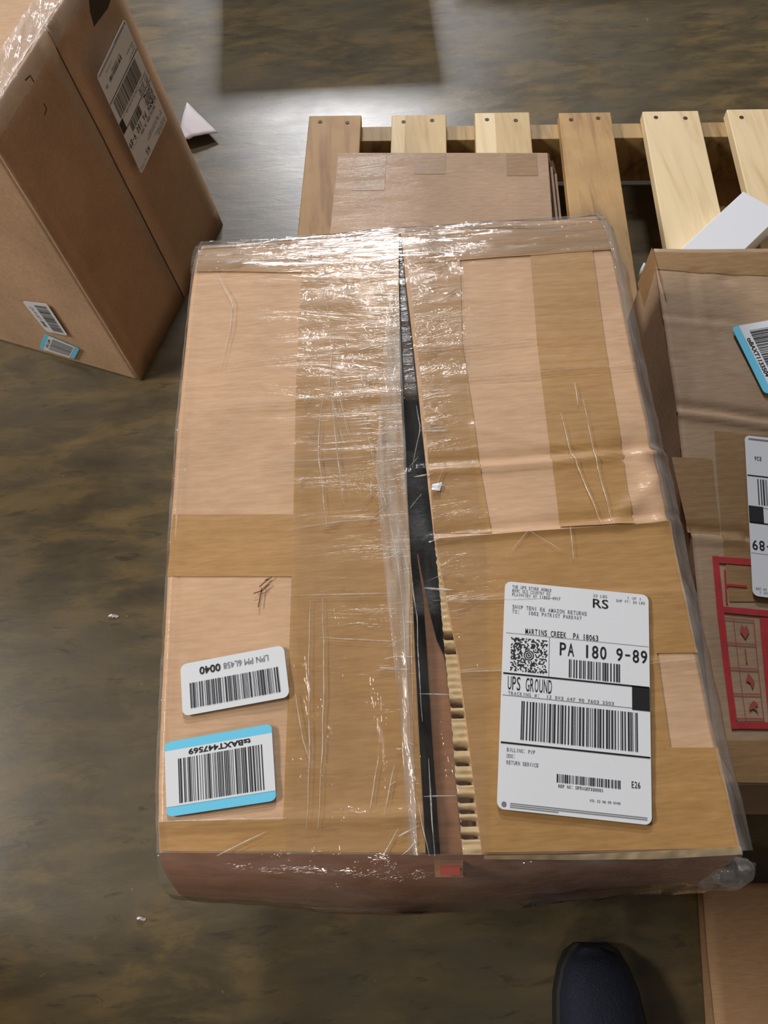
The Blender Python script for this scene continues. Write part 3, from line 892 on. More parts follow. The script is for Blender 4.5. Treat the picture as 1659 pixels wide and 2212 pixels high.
for (lo, hi), n in PUCK:
    for _ in range(n):
        x, y = lo[0] + (hi[0] - lo[0]) * rp.random(), lo[1] + (hi[1] - lo[1]) * rp.random()
        a = rp.gauss(0.05, 0.28) + (1.3 if rp.random() < 0.08 else 0)
        l = rp.uniform(0.002, 0.011)
        dx, dy = l * math.cos(a), l * math.sin(a)
        crease(V, F, [(x - dx, y - dy, ZT), (x, y + 0.0012 * rp.uniform(-1, 1), ZT), (x + dx, y + dy, ZT)], rp.uniform(.0003, .0009), rp.uniform(.0005, .0012), 0.0036, 5)
mesh('wrap_pucker', V, F, m_crease, cart, kind='stuff', label='short glinting puckers in the wrap')
v, f = grid([(0.0386, 0.2774, 0.5530), (0.0374, 0.2727, 0.5530)], [(0.0462, 0.2787, 0.5530), (0.0436, 0.2713, 0.5530)], 3, 3, lambda x, y: .001 * noise.noise((x * 300, y * 300, 0)))  # pale patch standing in for a window reflection on the wrap
mesh('glint_patch', v, f, m_paper, cart, label='tiny pale patch painted as a window glint on the wrap')
E_ = 0

# ------------------------------------------------------------------ carton behind, lying on the pallet
m_back = board_mat('kraft_back_carton', (172, 142, 116), coat=0.08, film=0.2, rot=0.1)
cb = thing('flat_carton', (0.1438, 1.0495, 0.1300), 'flat taped brown carton lying on the pallet behind the big wrapped carton', 'carton')
fl_, fr_ = Vector((-0.0208, 0.9763, 0.2850)), Vector((0.2740, 0.9429, 0.2850))
dx_ = (fr_ - fl_).normalized()
dy_ = Vector((dx_.y, -dx_.x, 0))
Wd = (fr_ - fl_).length


def cbp(x, y, z):
    return tuple(Vector((fl_.x, fl_.y, 0)) + dx_ * x + dy_ * y + Vector((0, 0, z)))


lo = [cbp(0, .30, .1305), cbp(Wd, .30, .1305), cbp(Wd, 0, .1305), cbp(0, 0, .1305)]
hi = [cbp(-.003, .30, .281), cbp(Wd, .30, .281), cbp(Wd, 0, .281), cbp(-.003, 0, .281)]
v, f = box_mesh(lo, hi)
mesh('carton_body', v, f, m_back, cb, bevel=0.003)
for k, (x0, x1) in enumerate(((-.006, Wd + .004),)):
    v, f = box_mesh([cbp(x0, .302, .2815), cbp(x1, .302, .2815), cbp(x1, -.003, .2815), cbp(x0, -.003, .2815)],
                    [cbp(x0, .302, .2855), cbp(x1, .302, .2855), cbp(x1, -.003, .2855), cbp(x0, -.003, .2855)])
    mesh('top_flap', v, f, m_back, cb, bevel=0.0015)
for k, o_ in enumerate((0.008, 0.016)):
    z0 = 0.275 - k * 0.012
    pts = [cbp(Wd + o_ - .006, -.001, z0 + .01), cbp(Wd + o_, .014, z0), cbp(Wd + o_ + .003, .15, z0), cbp(Wd + o_ + .003, .29, z0)]
    vs = []
    for p in pts:
        vs += [(p[0], p[1], p[2]), (p[0] + .003, p[1], p[2]), (p[0] + .003, p[1], p[2] - .10), (p[0], p[1], p[2] - .10)]
    fs = [(4 * i + a, 4 * i + (a + 1) % 4, 4 * i + 4 + (a + 1) % 4, 4 * i + 4 + a) for i in range(3) for a in range(4)] + [(3, 2, 1, 0), (12, 13, 14, 15)]
    mesh('side_flap', vs, fs, m_back, cb)
for (a, b, ln) in ((.022, .066, .075), (.108, .152, .042), (.240, .284, .045)):
    vs = [cbp(a, ln, .2859), cbp(b, ln, .2859), cbp(b, .0, .2859), cbp(a, .0, .2859), cbp(a, -.0045, .283), cbp(b, -.0045, .283), cbp(b, -.0045, .20), cbp(a, -.0045, .20)]
    mesh('packing_tape', vs, [(0, 1, 2, 3), (3, 2, 5, 4), (4, 5, 6, 7)], m_lt, cb)

# ------------------------------------------------------------------ carton on the right
m_rt = board_mat('kraft_right_carton', (166, 138, 110), coat=0.0, rough=0.7, flute=0.05)
m_rtape = board_mat('brown_tape_dull', (150, 116, 76), coat=0.25, rough=0.5, film=0.15)
ZR = 0.43
cr = thing('dented_carton', (0.5, 0.33, 0.13), 'dented brown carton with red printing and tilted blue-banded label right of the wrapped carton', 'carton')
RL = [(0.3172, 0.6114, 0.4300), (0.296, 0.42, ZR), (0.268, 0.22, ZR), (0.246, 0.056, ZR)]
RR = [(0.780, 0.560, ZR), (0.770, 0.40, ZR), (0.75, 0.2, ZR), (0.735, 0.020, ZR)]
RRID = [([(0.2830, 0.4013, 0.4300), (0.3258, 0.3909, 0.4300), (0.3754, 0.3768, 0.4300), (0.4341, 0.3635, 0.4300)], 0.0042, 0.0045), ([(0.2691, 0.2683, 0.4300), (0.3173, 0.2605, 0.4300)], 0.0030, 0.004),
        ([(0.3547, 0.5657, 0.4300), (0.3467, 0.5099, 0.4300), (0.3479, 0.4680, 0.4300), (0.3544, 0.4444, 0.4300)], 0.0016, 0.004), ([(0.3039, 0.5129, 0.4300), (0.3726, 0.4988, 0.4300)], 0.0012, 0.004),
        ([(0.3899, 0.5544, 0.4300), (0.4043, 0.5351, 0.4300), (0.4136, 0.5248, 0.4300)], 0.0018, 0.005), ([(0.3160, 0.5440, 0.4300), (0.3076, 0.5077, 0.4300)], -0.001, 0.004), ([(0.3038, 0.4607, 0.4300), (0.2976, 0.4054, 0.4300)], 0.0008, 0.003),
        ([(0.3327, 0.4695, 0.4300), (0.3198, 0.4033, 0.4300)], 0.0008, 0.003)]


def rt_h(x, y):
    h = 0.0016 * noise.noise((x * 10, y * 10, 9.1))
    for pl, amp, w in RRID:
        d, s = min((seg_d(x, y, pl[i], pl[i + 1]) for i in range(len(pl) - 1)), key=lambda q: q[0])
        if d < 5 * w:
            h += amp * math.exp(-(d / w) ** 2) - 0.9 * amp * math.exp(-((s * d - 1.8 * w) / (1.3 * w)) ** 2)
    return h


v, f = grid(RL, RR, 80, 120, rt_h)
mesh('top_panel', v, f, m_rt, cr, smooth=True, solid=0.004)
lo_ = [(0.318, 0.606), (0.775, 0.553), (0.732, 0.024), (0.250, 0.060)]
for nm, a, b, ca, cb_ in (('side_panel', RL[0], RL[-1], lo_[0], lo_[3]), ('side_panel', RR[0], RR[-1], lo_[1], lo_[2]),
                          ('front_panel', RL[-1], RR[-1], lo_[3], lo_[2]), ('back_panel', RL[0], RR[0], lo_[0], lo_[1])):
    vs = []
    for j in range(9):
        q = j / 8
        for i in range(25):
            s = i / 24
            if nm == 'side_panel':
                tp = Vector(along(RL if a is RL[0] else RR, s))
            else:
                tp = Vector(a).lerp(Vector(b), s)
            bp = Vector((ca[0], ca[1], .1305)).lerp(Vector((cb_[0], cb_[1], .1305)), s)
            p = tp.lerp(bp, q)
            if j == 0:
                p.z += rt_h(p.x, p.y) - .001
            else:
                w = 0.002 * noise.noise((p.x * 16, p.y * 16, p.z * 20))
                p += Vector((w, w * (0.3 if nm != 'side_panel' else 1), 0))
            vs.append(tuple(p))
    fs = [(j * 25 + i, j * 25 + i + 1, (j + 1) * 25 + i + 1, (j + 1) * 25 + i) for j in range(8) for i in range(24)]
    mesh(nm, vs, fs, m_rt, cr, smooth=True)


def rtape(A, B, nu, nv, lift=0.0006, m=None):
    v, f = grid(A, B, nu, nv, rt_h, lift)
    return mesh('packing_tape', v, f, m or m_rtape, cr, smooth=True)


rtape([(0.3170, 0.6060, 0.4300), (0.3126, 0.5818, 0.4300)], [(0.5058, 0.5842, 0.4300), (0.4939, 0.5476, 0.4300)], 40, 8)
rtape([(0.2758, 0.3507, 0.4300), (0.2727, 0.2726, 0.4300)], [(0.3132, 0.3453, 0.4300), (0.3008, 0.2674, 0.4300)], 14, 20)
rtape([(0.3227, 0.3753, 0.4300), (0.3008, 0.2610, 0.4300), (0.2920, 0.2046, 0.4300)], [(0.4059, 0.3583, 0.4300), (0.3787, 0.2543, 0.4300), (0.3646, 0.1986, 0.4300)], 30, 40)
rtape([(0.2486, 0.0905, 0.4300), (0.2585, 0.0579, 0.4300)], [(0.3432, 0.0833, 0.4300), (0.3327, 0.0510, 0.4300)], 24, 10)
vs = [tuple(Vector(RL[0]) + Vector(d)) for d in ((-.0025, .0, .002), (-.0035, -.075, .002), (-.0045, -.074, -.05), (-.0035, .0, -.055))]
mesh('packing_tape', vs, [(0, 1, 2, 3)], m_rtape, cr)

# red printing on the right carton
V, F = [], []


def rquad(*pts):
    b = len(V)
    V.extend((p[0], p[1], p[2] + rt_h(p[0], p[1]) + 0.0012) for p in pts)
    F.append(tuple(range(b, b + len(pts))))


def rstrip(A, B, n=12):
    for i in range(n):
        rquad(along(A, i / n), along(A, (i + 1) / n), along(B, (i + 1) / n), along(B, i / n))


rstrip([(0.2876, 0.2472, 0.4300), (0.2792, 0.1972, 0.4300), (0.2656, 0.0983, 0.4300)], [(0.2929, 0.2468, 0.4300), (0.2851, 0.1967, 0.4300), (0.2704, 0.0980, 0.4300)], 20)
rstrip([(0.2876, 0.2472, 0.4300), (0.3908, 0.2300, 0.4300)], [(0.2869, 0.2410, 0.4300), (0.3889, 0.2240, 0.4300)], 16)
rstrip([(0.2811, 0.2013, 0.4300), (0.3759, 0.1843, 0.4300)], [(0.2805, 0.1959, 0.4300), (0.3741, 0.1786, 0.4300)], 16)
rstrip([(0.2663, 0.1038, 0.4300), (0.3475, 0.0968, 0.4300)], [(0.2657, 0.0987, 0.4300), (0.3457, 0.0911, 0.4300)], 16)
rstrip([(0.3135, 0.1882, 0.4300), (0.2965, 0.1015, 0.4300)], [(0.3710, 0.1814, 0.4300), (0.3478, 0.0975, 0.4300)], 16)
rstrip([(0.2944, 0.2338, 0.4300), (0.2884, 0.2032, 0.4300)], [(0.2960, 0.2336, 0.4300), (0.2900, 0.2031, 0.4300)], 6)
rstrip([(0.2923, 0.2209, 0.4300), (0.3105, 0.2176, 0.4300)], [(0.2917, 0.2187, 0.4300), (0.3099, 0.2155, 0.4300)], 6)
mesh('red_printing', V, F, m_red, cr)
V, F = [], []
m_redl = plain('thin_red_print', (160, 74, 62), 0.6)
fr = [[(0.2825, 0.1911, 0.4300), (0.2713, 0.1053, 0.4300)], [(0.3083, 0.1865, 0.4300), (0.2933, 0.1035, 0.4300)]]
for q0, q1 in ((0, .012), (.25, .262), (.5, .512), (.75, .762), (.985, 1)):
    rstrip([lerp(fr[0][0], fr[0][1], q0), lerp(fr[1][0], fr[1][1], q0)], [lerp(fr[0][0], fr[0][1], q1), lerp(fr[1][0], fr[1][1], q1)], 6)
for s0, s1 in ((0, .03), (.33, .35), (.97, 1)):
    rstrip([lerp(fr[0][0], fr[1][0], s0), lerp(fr[0][1], fr[1][1], s0)], [lerp(fr[0][0], fr[1][0], s1), lerp(fr[0][1], fr[1][1], s1)], 16)


def icon(s, q, ps):
    """small pictogram: ps in units of the frame cell"""
    out = []
    for a, b in ps:
        ss, qq = s + a * 0.5, q + b * 0.2
        out.append(lerp(lerp(fr[0][0], fr[1][0], ss), lerp(fr[0][1], fr[1][1], ss), qq))
    rquad(*out)


icon(.66, .125, [(-.3, 0), (-.15, -.35), (.0, -.15), (.15, -.35), (.3, 0), (0, .4)])
icon(.62, .375, [(-.05, -.35), (.05, -.35), (.05, .35), (-.05, .35)])
icon(.66, .625, [(-.3, .0), (-.05, -.4), (.3, .0), (.1, .4), (.0, .1)])
icon(.66, .875, [(-.35, .2), (-.2, -.1), (.1, -.3), (.4, -.1), (.15, .0), (.35, .3), (.0, .1)])
mesh('red_pictograms', V, F, m_redl, cr)
a, b = Vector((0.3700, 0.4943, 0.4300)), Vector((0.3801, 0.4107, 0.4300))
n_ = Vector((-(b - a).y, (b - a).x, 0)) * 0.72
stock_label(cr, [tuple(a), tuple(b), tuple(b + n_), tuple(a + n_)], 0.0040, 'tsBAXT1133504', None, None, 14, True)
a, b = Vector((0.3483, 0.3662, 0.4300)), Vector((0.3117, 0.2072, 0.4300))
d_ = b - a
n_ = Vector((-d_.y, d_.x, 0)) / 1.5
shipping_label(cr, [tuple(a + n_), tuple(a), tuple(b), tuple(b + n_)], 0.0042, None, 4)

# ------------------------------------------------------------------ low carton at the bottom right
m_low = board_mat('kraft_low_carton', (176, 138, 102), rough=0.75)
cl = thing('flattened_carton', (0.60, -0.28, 0), 'flattened brown carton lying on the floor in the bottom right corner', 'carton')
A_ = [(0.3428, -0.0154, 0.0450), (0.3308, -0.0890, 0.0450), (0.3218, -0.1565, 0.0450), (0.3048, -0.2415, 0.0450)]
B_ = [tuple(Vector(p) + Vector((0.56, -0.05, 0))) for p in A_]
ht = lambda x, y: .0012 * noise.noise((x * 12, y * 12, 0))
v, f = grid(A_, [lerp(p, q, .56) for p, q in zip(A_, B_)], 24, 30, ht)
mesh('carton_panel', v, f, m_low, cl, smooth=True, solid=.006)
v, f = grid([lerp(p, q, .566) for p, q in zip(A_, B_)], B_, 20, 30, ht)
mesh('carton_panel', v, f, m_low, cl, smooth=True, solid=.006)
lo = [tuple(Vector((p[0], p[1], 0)) + Vector(d)) for p, d in ((A_[-1], (.006, .006, 0)), (B_[-1], (-.006, .006, 0)), (B_[0], (-.006, -.006, 0)), (A_[0], (.006, -.006, 0)))]
v, f = box_mesh(lo, [(p[0], p[1], .0375) for p in lo])
mesh('folded_layers', v, f, m_low, cl, bevel=.002)

# ------------------------------------------------------------------ tall carton on the left
m_lb = board_mat('kraft_tall_carton', (188, 154, 122), coat=0.15, film=0.2, flute=0.06)
P0, P1, T0 = Vector((-.396, .811, 0)), Vector((-.262, 1.160, 0)), Vector((-.428, .830, .48))
WV = Vector((-.459, .200, 0))
T1 = Vector((-.324, 1.186, .48))
ct = thing('tall_carton', (-.56, 1.08, 0), 'tall brown carton standing on the floor at the upper left', 'carton')
nA = (P1 - P0).cross(T0 - P0).normalized()
if nA.x < 0:
    nA = -nA
ins = nA * -0.006
v, f = box_mesh([tuple(p) for p in (P0 + ins, P1 + ins, P1 + WV, P0 + WV)], [tuple(p + Vector((0, 0, 0))) for p in (T0 + ins, T1 + ins, T1 + WV, T0 + WV)])
mesh('carton_body', v, f, m_lb, ct, bevel=0.004)
for a, b in ((0.0, 0.494), (0.506, 1.0)):
    vs = []
    for j in range(13):
        for i in range(7):
            s, q = a + (b - a) * i / 6, j / 12
            p = P0.lerp(P1, s).lerp(T0.lerp(T1, s), q)
            p += nA * 0.0015 * noise.noise((s * 4, q * 5, 2.2))
            vs.append(tuple(p))
    fs = [(j * 7 + i, j * 7 + i + 1, (j + 1) * 7 + i + 1, (j + 1) * 7 + i) for j in range(12) for i in range(6)]
    mesh('side_flap', vs, fs, m_lb, ct, smooth=True, solid=0.004)


def onA(s, q, k=0.0):
    return tuple(P0.lerp(P1, s).lerp(T0.lerp(T1, s), q) + nA * k)


E0 = (P0 + WV - P0)
nB = WV.cross(T0 - P0).normalized()
if nB.y > 0:
    nB = -nB
shift = lambda pts, n, k: [tuple(Vector(p) + n * k) for p in pts]
shipping_label(ct, shift([(-0.3105, 1.1222, 0.4158), (-0.3465, 1.0252, 0.3998), (-0.3351, 1.0210, 0.2413), (-0.2966, 1.1242, 0.2545)], nA, .0025), 0.0006, None, 8)
stock_label(ct, shift([(-0.5391, 0.8749, 0.1470), (-0.5295, 0.8700, 0.0788), (-0.4899, 0.8528, 0.0835), (-0.4925, 0.8547, 0.1583)], nB, .003), 0.0006, '0040', 'LPN PM 3B771', None, 3, False)
stock_label(ct, shift([(-0.5374, 0.8733, 0.0686), (-0.5697, 0.8869, 0.0174), (-0.5076, 0.8598, 0.0152), (-0.4821, 0.8491, 0.0535)], nB, .003), 0.0006, 'tsBAXT1120347', None, None, 6, True)
mesh('hand_hole', shift([(-0.3319, 1.0813, 0.4844), (-0.3103, 1.1311, 0.4542), (-0.3214, 1.1001, 0.4440), (-0.3364, 1.0610, 0.4444), (-0.3359, 1.0661, 0.4619)], nA, .0022), [(0, 1, 2, 3, 4)],
     plain('hand_hole_dark', (64, 56, 40), 0.8), ct, label='dark torn hand hole')
m_pen = plain('pen_mark', (84, 66, 50), 0.7)
vs = shift([(-0.3953, 0.9145, 0.4763), (-0.3907, 0.9259, 0.4746), (-0.3898, 0.9262, 0.4652), (-0.3906, 0.9242, 0.4654), (-0.3912, 0.9245, 0.4732), (-0.3950, 0.9146, 0.4743)], nA, .0022)
mesh('pen_mark', vs, [(0, 1, 4, 5), (1, 2, 3, 4)], m_pen, ct)
vs = shift([(-0.3889, 0.9231, 0.4386), (-0.3882, 0.9232, 0.4307), (-0.3914, 0.9140, 0.4273), (-0.3919, 0.9131, 0.4287), (-0.3891, 0.9212, 0.4322), (-0.3897, 0.9210, 0.4389)], nA, .0022)
mesh('pen_mark', vs, [(0, 1, 4, 5), (1, 2, 3, 4)], m_pen, ct)
# wrap over its top edge
vs = []
for j in range(61):
    s = j / 60
    for i in range(9):
        q = i / 8
        p = T0.lerp(T1, s) + Vector((-0.05, 0.02, 0)) * max(0, .5 - q) * 1.6 + nA * 0.006
        if q > .5:
            p += (P0 - T0).normalized() * (q - .5) * 0.045
        p.z += 0.006 * (1 - abs(q - .5)) + 0.003 * noise.noise((s * 22, q * 3, 0))
        vs.append(tuple(p))
fs = [(j * 9 + i, j * 9 + i + 1, (j + 1) * 9 + i + 1, (j + 1) * 9 + i) for j in range(60) for i in range(8)]
mesh('wrap_edge', vs, fs, m_filmw, ct, smooth=True, label='milky wrap over the top edge')
vs = []
for j in range(31):
    s = j / 30
    for i in range(5):
        p = P0.lerp(T0, s) + nA * (0.006 - 0.004 * abs(i - 2)) + nB * (0.003 * (i - 2) + .004)
        vs.append(tuple(p + nA * .002 * noise.noise((s * 14, i, 0))))
fs = [(j * 5 + i, j * 5 + i + 1, (j + 1) * 5 + i + 1, (j + 1) * 5 + i) for j in range(30) for i in range(4)]
mesh('wrap_edge', vs, fs, m_film, ct, smooth=True)

# ------------------------------------------------------------------ white box on the pallet, white scraps
m_white = plain('white_box_card', (232, 236, 244), 0.5)
a, b, c = Vector((0.6098, 0.9588, 0.1700)), Vector((0.4642, 0.8322, 0.1700)), Vector((0.6272, 0.8808, 0.1700))
u_ = (b - a).normalized()
w_ = (c - a) - u_ * (c - a).dot(u_)
L_ = (b - a).length
hi = [a, a + u_ * L_, a + u_ * L_ + w_, a + w_]
v, f = box_mesh([(p.x, p.y, .1305) for p in hi], [tuple(p) for p in hi])
wb = thing('white_box', ((a.x + b.x) / 2, (a.y + b.y) / 2, .13), 'flat white box lying askew on the pallet behind the dented carton', 'box')
mesh('box_body', v, f, m_white, wb, bevel=.0015)
ld = [Vector(p) + Vector((0, 0, .0002)) for p in hi]
cc = sum(ld, Vector()) / 4
mesh('lid', *box_mesh([tuple(cc + (p - cc) * 1.006 - Vector((0, 0, .012))) for p in ld], [tuple(cc + (p - cc) * 1.006 + Vector((0, 0, .001))) for p in ld]), m_white, wb, bevel=.001)

vs = [(0.4267, 0.8372, 0.1310), (0.4289, 0.8438, 0.1420), (0.4365, 0.8564, 0.1400), (0.4442, 0.8603, 0.1310), (0.4344, 0.8375, 0.1380), (0.4301, 0.8293, 0.1310)]
sc = mesh('plastic_scrap', vs, [(0, 1, 4, 5), (1, 2, 3, 4)], m_white, None, smooth=True, solid=0.0012)
tag(sc, 'small white plastic scrap on the pallet between the two cartons', 'scrap')

# folded paper by the tall carton
m_pp = plain('folded_paper', (226, 216, 220), 0.7, bump=0.2, bscale=30)
A0, A1, A2 = Vector((-0.3423, 1.5037, 0.0100)), Vector((-0.2756, 1.4016, 0.0120)), Vector((-0.3544, 1.3796, 0.0160))
vs, fs = [], []
n = 10
for j in range(n + 1):
    for i in range(n + 1 - j):
        s, q = i / n, j / n
        p = A0 + (A1 - A0) * s + (A2 - A0) * q
        p.z += 0.003 * math.sin(q * math.pi) - 0.003 * math.exp(-((q - .72) / .06) ** 2) + .001 * noise.noise((s * 4, q * 4, 0))
        p.z = max(p.z, 0.002)
        vs.append(tuple(p))
ix = {}
k = 0
for j in range(n + 1):
    for i in range(n + 1 - j):
        ix[(i, j)] = k
        k += 1
for j in range(n):
    for i in range(n - j):
        fs.append((ix[(i, j)], ix[(i + 1, j)], ix[(i, j + 1)]))
        if i + j < n - 1:
            fs.append((ix[(i + 1, j)], ix[(i + 1, j + 1)], ix[(i, j + 1)]))
pp = mesh('folded_paper', vs, fs, m_pp, None, smooth=True, solid=0.0015)
tag(pp, 'white triangular folded paper on the floor beside the tall carton', 'paper')
for nm, lab, (px, r_) in (('film_scrap', 'tiny torn white scrap on the floor midway down the left side', ((-0.4075, 0.3910, 0.0000), .009)),
                          ('film_scrap', 'tiny white scrap on the floor below the left corner of the wrapped carton', ((-0.3402, -0.0077, 0.0000), .006))):
    vs, fs = [], []
    for i in range(9):
        a = i * 2 * math.pi / 9
        rr_ = r_ * (0.6 + 0.5 * abs(noise.noise((i * 1.7, r_ * 300, 0))) + .3 * math.cos(2 * a + .6))
        vs.append((px[0] + rr_ * math.cos(a), px[1] + .6 * rr_ * math.sin(a), 0.0012 + 0.0035 * (i % 2)))
    vs.append((px[0], px[1], 0.005))
    fs = [(i, (i + 1) % 9, 9) for i in range(9)]
    tag(mesh(nm, vs, fs, m_pp, None, solid=.0006), lab, 'scrap')

# ------------------------------------------------------------------ shoe
m_shoe = plain('navy_knit', (22, 30, 50), 0.75, bump=0.8, bscale=420, vary=0.25)
m_sole = plain('black_sole', (18, 16, 16), 0.7)
sh = thing('sneaker', (0.185, -0.22, 0), 'dark navy knit sneaker toe on the floor at the bottom edge', 'shoe', 'pair of sneakers')
tip = Vector((0.2050, -0.0756, 0.0300))
an = math.radians(-3)


def shp(x, y, z):
    p = rot2(x, y, an, tip.x, tip.y)
    return (p[0], p[1], z)


PROF = [(0.0, .012, .026), (.008, .026, .044), (.02, .036, .053), (.045, .044, .060), (.08, .048, .066), (.12, .046, .078), (.15, .042, .092), (.18, .038, .100), (.22, .035, .098), (.26, .031, .098), (.282, .022, .098), (.288, .012, .09)]


def loft(pro, z0, grow, flat, m, name, top=None):
    vs, fs = [], []
    N = 16
    for y, w, h in pro:
        h = top if top else h
        for i in range(N + 1):
            a = math.pi * i / N
            cx_, sx_ = math.cos(a), math.sin(a)
            e = flat
            X_ = (abs(cx_) ** e) * (1 if cx_ >= 0 else -1) * (w + grow)
            vs.append(shp(X_, -y + (grow if y < .01 else (-grow if y > .28 else 0)), z0 + (h - z0) * (sx_ ** e)))
    for j in range(len(pro) - 1):
        for i in range(N):
            b = j * (N + 1) + i
            fs.append((b, b + 1, b + N + 2, b + N + 1))
    fs.append(tuple(range(N + 1)))
    fs.append(tuple(range((len(pro) - 1) * (N + 1), len(pro) * (N + 1)))[::-1])
    for j in range(len(pro) - 1):
        b = j * (N + 1)
        fs.append((b, b + N + 1, b + 2 * N + 1, b + N))
    return mesh(name, vs, fs, m, sh, smooth=True)


loft(PROF, .018, 0.0, .75, m_shoe, 'upper')
loft(PROF, .0, .005, .22, m_sole, 'sole', .024)
# collar and dark sock above it
vs, fs = [], []
for j, (z, k) in enumerate(((.085, 1.02), (.105, 1.05), (.125, 1.0), (.15, .96), (.19, .98), (.23, 1.04))):
    for i in range(20):
        a = 2 * math.pi * i / 20
        vs.append(shp(.033 * k * math.cos(a), -.222 + .046 * k * math.sin(a), z))
fs = [(j * 20 + i, j * 20 + (i + 1) % 20, (j + 1) * 20 + (i + 1) % 20, (j + 1) * 20 + i) for j in range(5) for i in range(20)]
fs.append(tuple(range(100, 120)))
mesh('sock', vs, fs, plain('black_sock', (20, 20, 22), 0.9), sh, smooth=True)
for k in range(4):
    y = -.10 - .018 * k
    vs = []
    for i in range(9):
        a = math.pi * (.28 + .44 * i / 8)
        w_l = .047 - .002 * k
        hh = .073 + .0095 * k
        x, z = math.cos(a) * w_l, .018 + (hh - .018) * math.sin(a) ** .75 + .003
        vs += [shp(x, y - .003, z), shp(x, y + .003, z + .0005)]
    mesh('lace', vs, [(2 * i, 2 * i + 2, 2 * i + 3, 2 * i + 1) for i in range(8)], m_sole, sh, solid=.003)

# ------------------------------------------------------------------ unseen tote and cartons added to darken the far floor
m_shade_tote = plain('charcoal_shade_tote', (30, 28, 26), 0.7)
tb = thing('charcoal_shade_tote', (-.02, 2.32, 0), 'unseen charcoal tote added beyond the pallet to darken the floor', 'tote')
lo = [(-.285, 2.12, 0), (.19, 2.10, 0), (.19, 2.52, 0), (-.285, 2.52, 0)]
hi = [(-.305, 2.10, .39), (.21, 2.08, .39), (.21, 2.54, .39), (-.305, 2.54, .39)]
mesh('shade_tote_body', *box_mesh(lo, hi), m_shade_tote, tb, bevel=.01)
mesh('lid', *box_mesh([(x * 1.0 + (-.008 if x < 0 else .008), y + (-.008 if y < 2.3 else .008), .391) for x, y, z in hi],
                      [(x, y, .425) for x, y, z in hi]), m_shade_tote, tb, bevel=.006)
m_far = board_mat('kraft_far_shade_carton', (96, 74, 54))  # cartons out of view, added for their shadow and reflection on the floor
for k, (nm, lab, x0, y0, z0, w_, h_) in enumerate((('far_shade_carton', 'unseen dull brown carton added beside the charcoal tote to darken the floor', .26, 2.22, 0, .62, .34),
                                                    ('far_shade_carton', 'lower of two unseen brown cartons added far beyond the pallet to darken the floor', .98, 2.6, 0, .9, .36),
                                                    ('far_shade_carton', 'upper of two unseen brown cartons added far beyond the pallet to darken the floor', 1.0, 2.62, .3605, .86, .36))):
    fc = thing(nm, (x0 + w_ / 2, y0 + .25, z0), lab, 'carton')
    q = [(x0, y0), (x0 + w_, y0 - .05), (x0 + w_ + .03, y0 + .45), (x0 + .03, y0 + .5)]
    mesh('carton_body', *box_mesh([(x, y, z0) for x, y in q], [(x, y, z0 + h_) for x, y in q]), m_far, fc, bevel=.003)
    m0, m1 = lerp(q[0], q[3], .45), lerp(q[1], q[2], .45)
    n0, n1 = lerp(q[0], q[3], .55), lerp(q[1], q[2], .55)
    mesh('packing_tape', [(p[0], p[1], z0 + h_ + .0004) for p in (m0, m1, n1, n0)], [(0, 1, 2, 3)], m_lt, fc)

# ------------------------------------------------------------------ the person holding the phone, outside the frame
m_cloth = plain('dark_work_clothes', (34, 34, 38), 0.9)
m_skin = plain('skin', (176, 128, 100), 0.6)
pe = thing('person', (0.08, -.40, 0), 'person in dark work clothes standing outside the near edge, holding a phone over the carton', 'person')
bm_v = [(.08, -.40, .95), (.08, -.41, 1.10), (.08, -.40, 1.28), (.08, -.38, 1.42), (.08, -.35, 1.50), (.08, -.32, 1.57), (.08, -.30, 1.68),
        (.17, -.39, .90), (.185, -.33, .50), (.180, -.30, .26), (-.01, -.41, .90), (-.04, -.44, .50), (-.05, -.46, .26),
        (.26, -.38, 1.40), (.30, -.36, 1.12), (.12, -.14, 1.12), (-.10, -.38, 1.40), (-.16, -.36, 1.12), (-.11, -.14, 1.12)]
bm_r = [.14, .125, .13, .12, .055, .075, .085, .085, .062, .042, .085, .062, .042, .062, .044, .03, .062, .044, .03]
bm_e = [(0, 1), (1, 2), (2, 3), (3, 4), (4, 5), (5, 6), (0, 7), (7, 8), (8, 9), (0, 10), (10, 11), (11, 12), (3, 13), (13, 14), (14, 15), (3, 16), (16, 17), (17, 18)]


def skin(name, vs, rs, es, m, parent):
    b = origin(parent)
    d = bpy.data.meshes.new(name)
    d.from_pydata([tuple(Vector(v) - b) for v in vs], es, [])
    o = bpy.data.objects.new(name, d)
    C.objects.link(o)
    o.parent = parent
    d.materials.append(m)
    k = o.modifiers.new('skin', 'SKIN')
    sv = d.skin_vertices[0] if d.skin_vertices else None
    if sv is None:
        bm = bmesh.new()
        bm.from_mesh(d)
        bm.verts.layers.skin.verify()
        bm.to_mesh(d)
        bm.free()
        sv = d.skin_vertices[0]
    for i, r in enumerate(rs):
        sv.data[i].radius = (r, r)
        sv.data[i].use_root = i == 0
    k = o.modifiers.new('sub', 'SUBSURF')
    k.levels = k.render_levels = 2
    for p in d.polygons:
        p.use_smooth = True
    return o


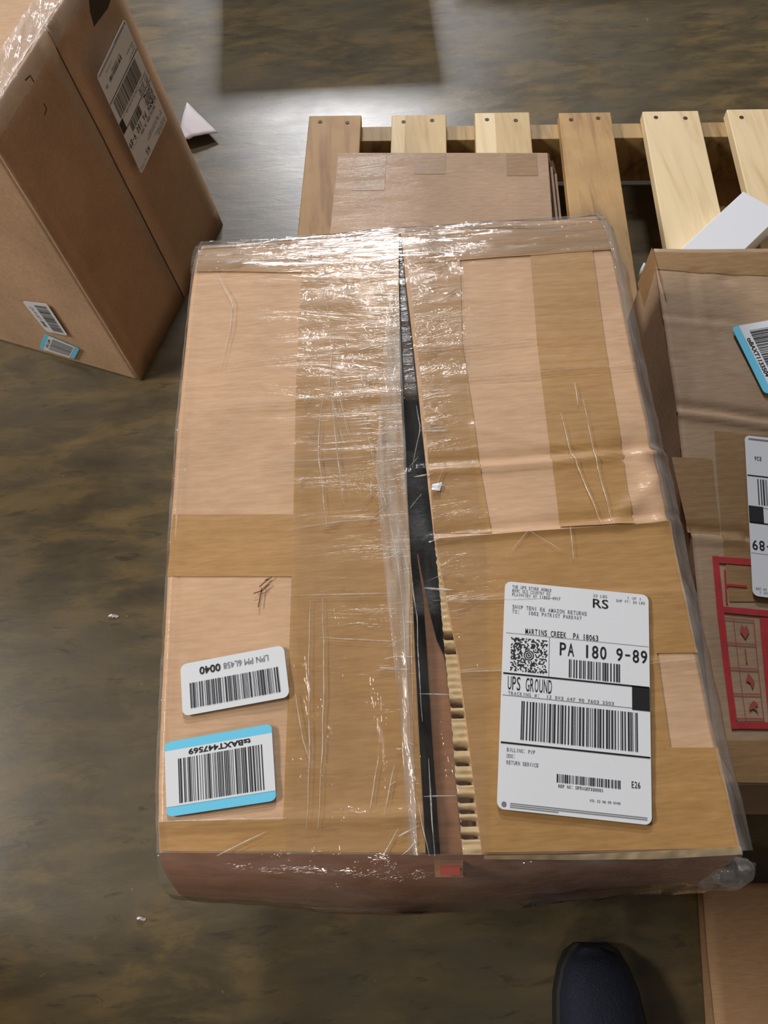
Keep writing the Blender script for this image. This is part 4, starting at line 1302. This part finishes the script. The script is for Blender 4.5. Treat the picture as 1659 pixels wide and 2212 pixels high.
skin('body', bm_v, bm_r, bm_e, m_cloth, pe)
for sx, wx in ((1, .12), (-1, -.11)):
    hv, hr, he = [(wx, -.14, 1.12), (wx - sx * .01, -.09, 1.12), (wx - sx * .02, -.055, 1.12)], [.026, .028, .026], [(0, 1), (1, 2)]
    for k in range(4):                       # four fingers under the phone's long edge
        y = -.075 + .02 * k
        b = len(hv)
        ln = (.9, 1.0, .95, .8)[k]
        hv += [(wx - sx * .035, y, 1.118), (wx - sx * (.035 + .022 * ln), y + .004, 1.122), (wx - sx * (.035 + .038 * ln), y + .006, 1.130)]
        hr += [.010, .009, .008]
        he += [(2 if k > 1 else 1, b), (b, b + 1), (b + 1, b + 2)]
    b = len(hv)
    hv += [(wx - sx * .03, -.085, 1.145), (wx - sx * .05, -.065, 1.155)]
    hr += [.012, .009]
    he += [(1, b), (b, b + 1)]
    skin('hand', hv, hr, he, m_skin, pe)
ph = thing('phone', (0, -.02, 1.14), 'black phone held in both hands above the wrapped carton', 'phone')
mesh('case', *box_mesh([(-.075, -.085, 1.134), (.075, -.085, 1.134), (.075, -.010, 1.134), (-.075, -.010, 1.134)],
                       [(-.075, -.085, 1.142), (.075, -.085, 1.142), (.075, -.010, 1.142), (-.075, -.010, 1.142)]), m_black, ph, bevel=.003)
mesh('screen', [(-.07, -.081, 1.1424), (.07, -.081, 1.1424), (.07, -.014, 1.1424), (-.07, -.014, 1.1424)], [(0, 1, 2, 3)], m_ink, ph)
s2 = sh.copy()
C.objects.link(s2)
s2.location = sh.location + Vector((-.232, -.165, 0))
s2['label'] = 'second dark navy sneaker set back, outside the frame'
for ch in sh.children:
    c = ch.copy()
    C.objects.link(c)
    c.parent = s2

# ------------------------------------------------------------------ unseen carton added to shade the near left floor
sc2 = thing('side_shade_carton', (-.86, -.26, 0), 'unseen brown carton added outside the near left edge for its shadow', 'carton')
q = [(-1.08, -.62), (-.70, -.60), (-.69, .02), (-1.07, .04)]
mesh('carton_body', *box_mesh([(x, y, 0) for x, y in q], [(x, y, .52) for x, y in q]), m_lb, sc2, bevel=.003)
mesh('packing_tape', [(-.91, -.61, .5204), (-.86, -.61, .5204), (-.855, .03, .5204), (-.905, .03, .5204)], [(0, 1, 2, 3)], m_lt, sc2)
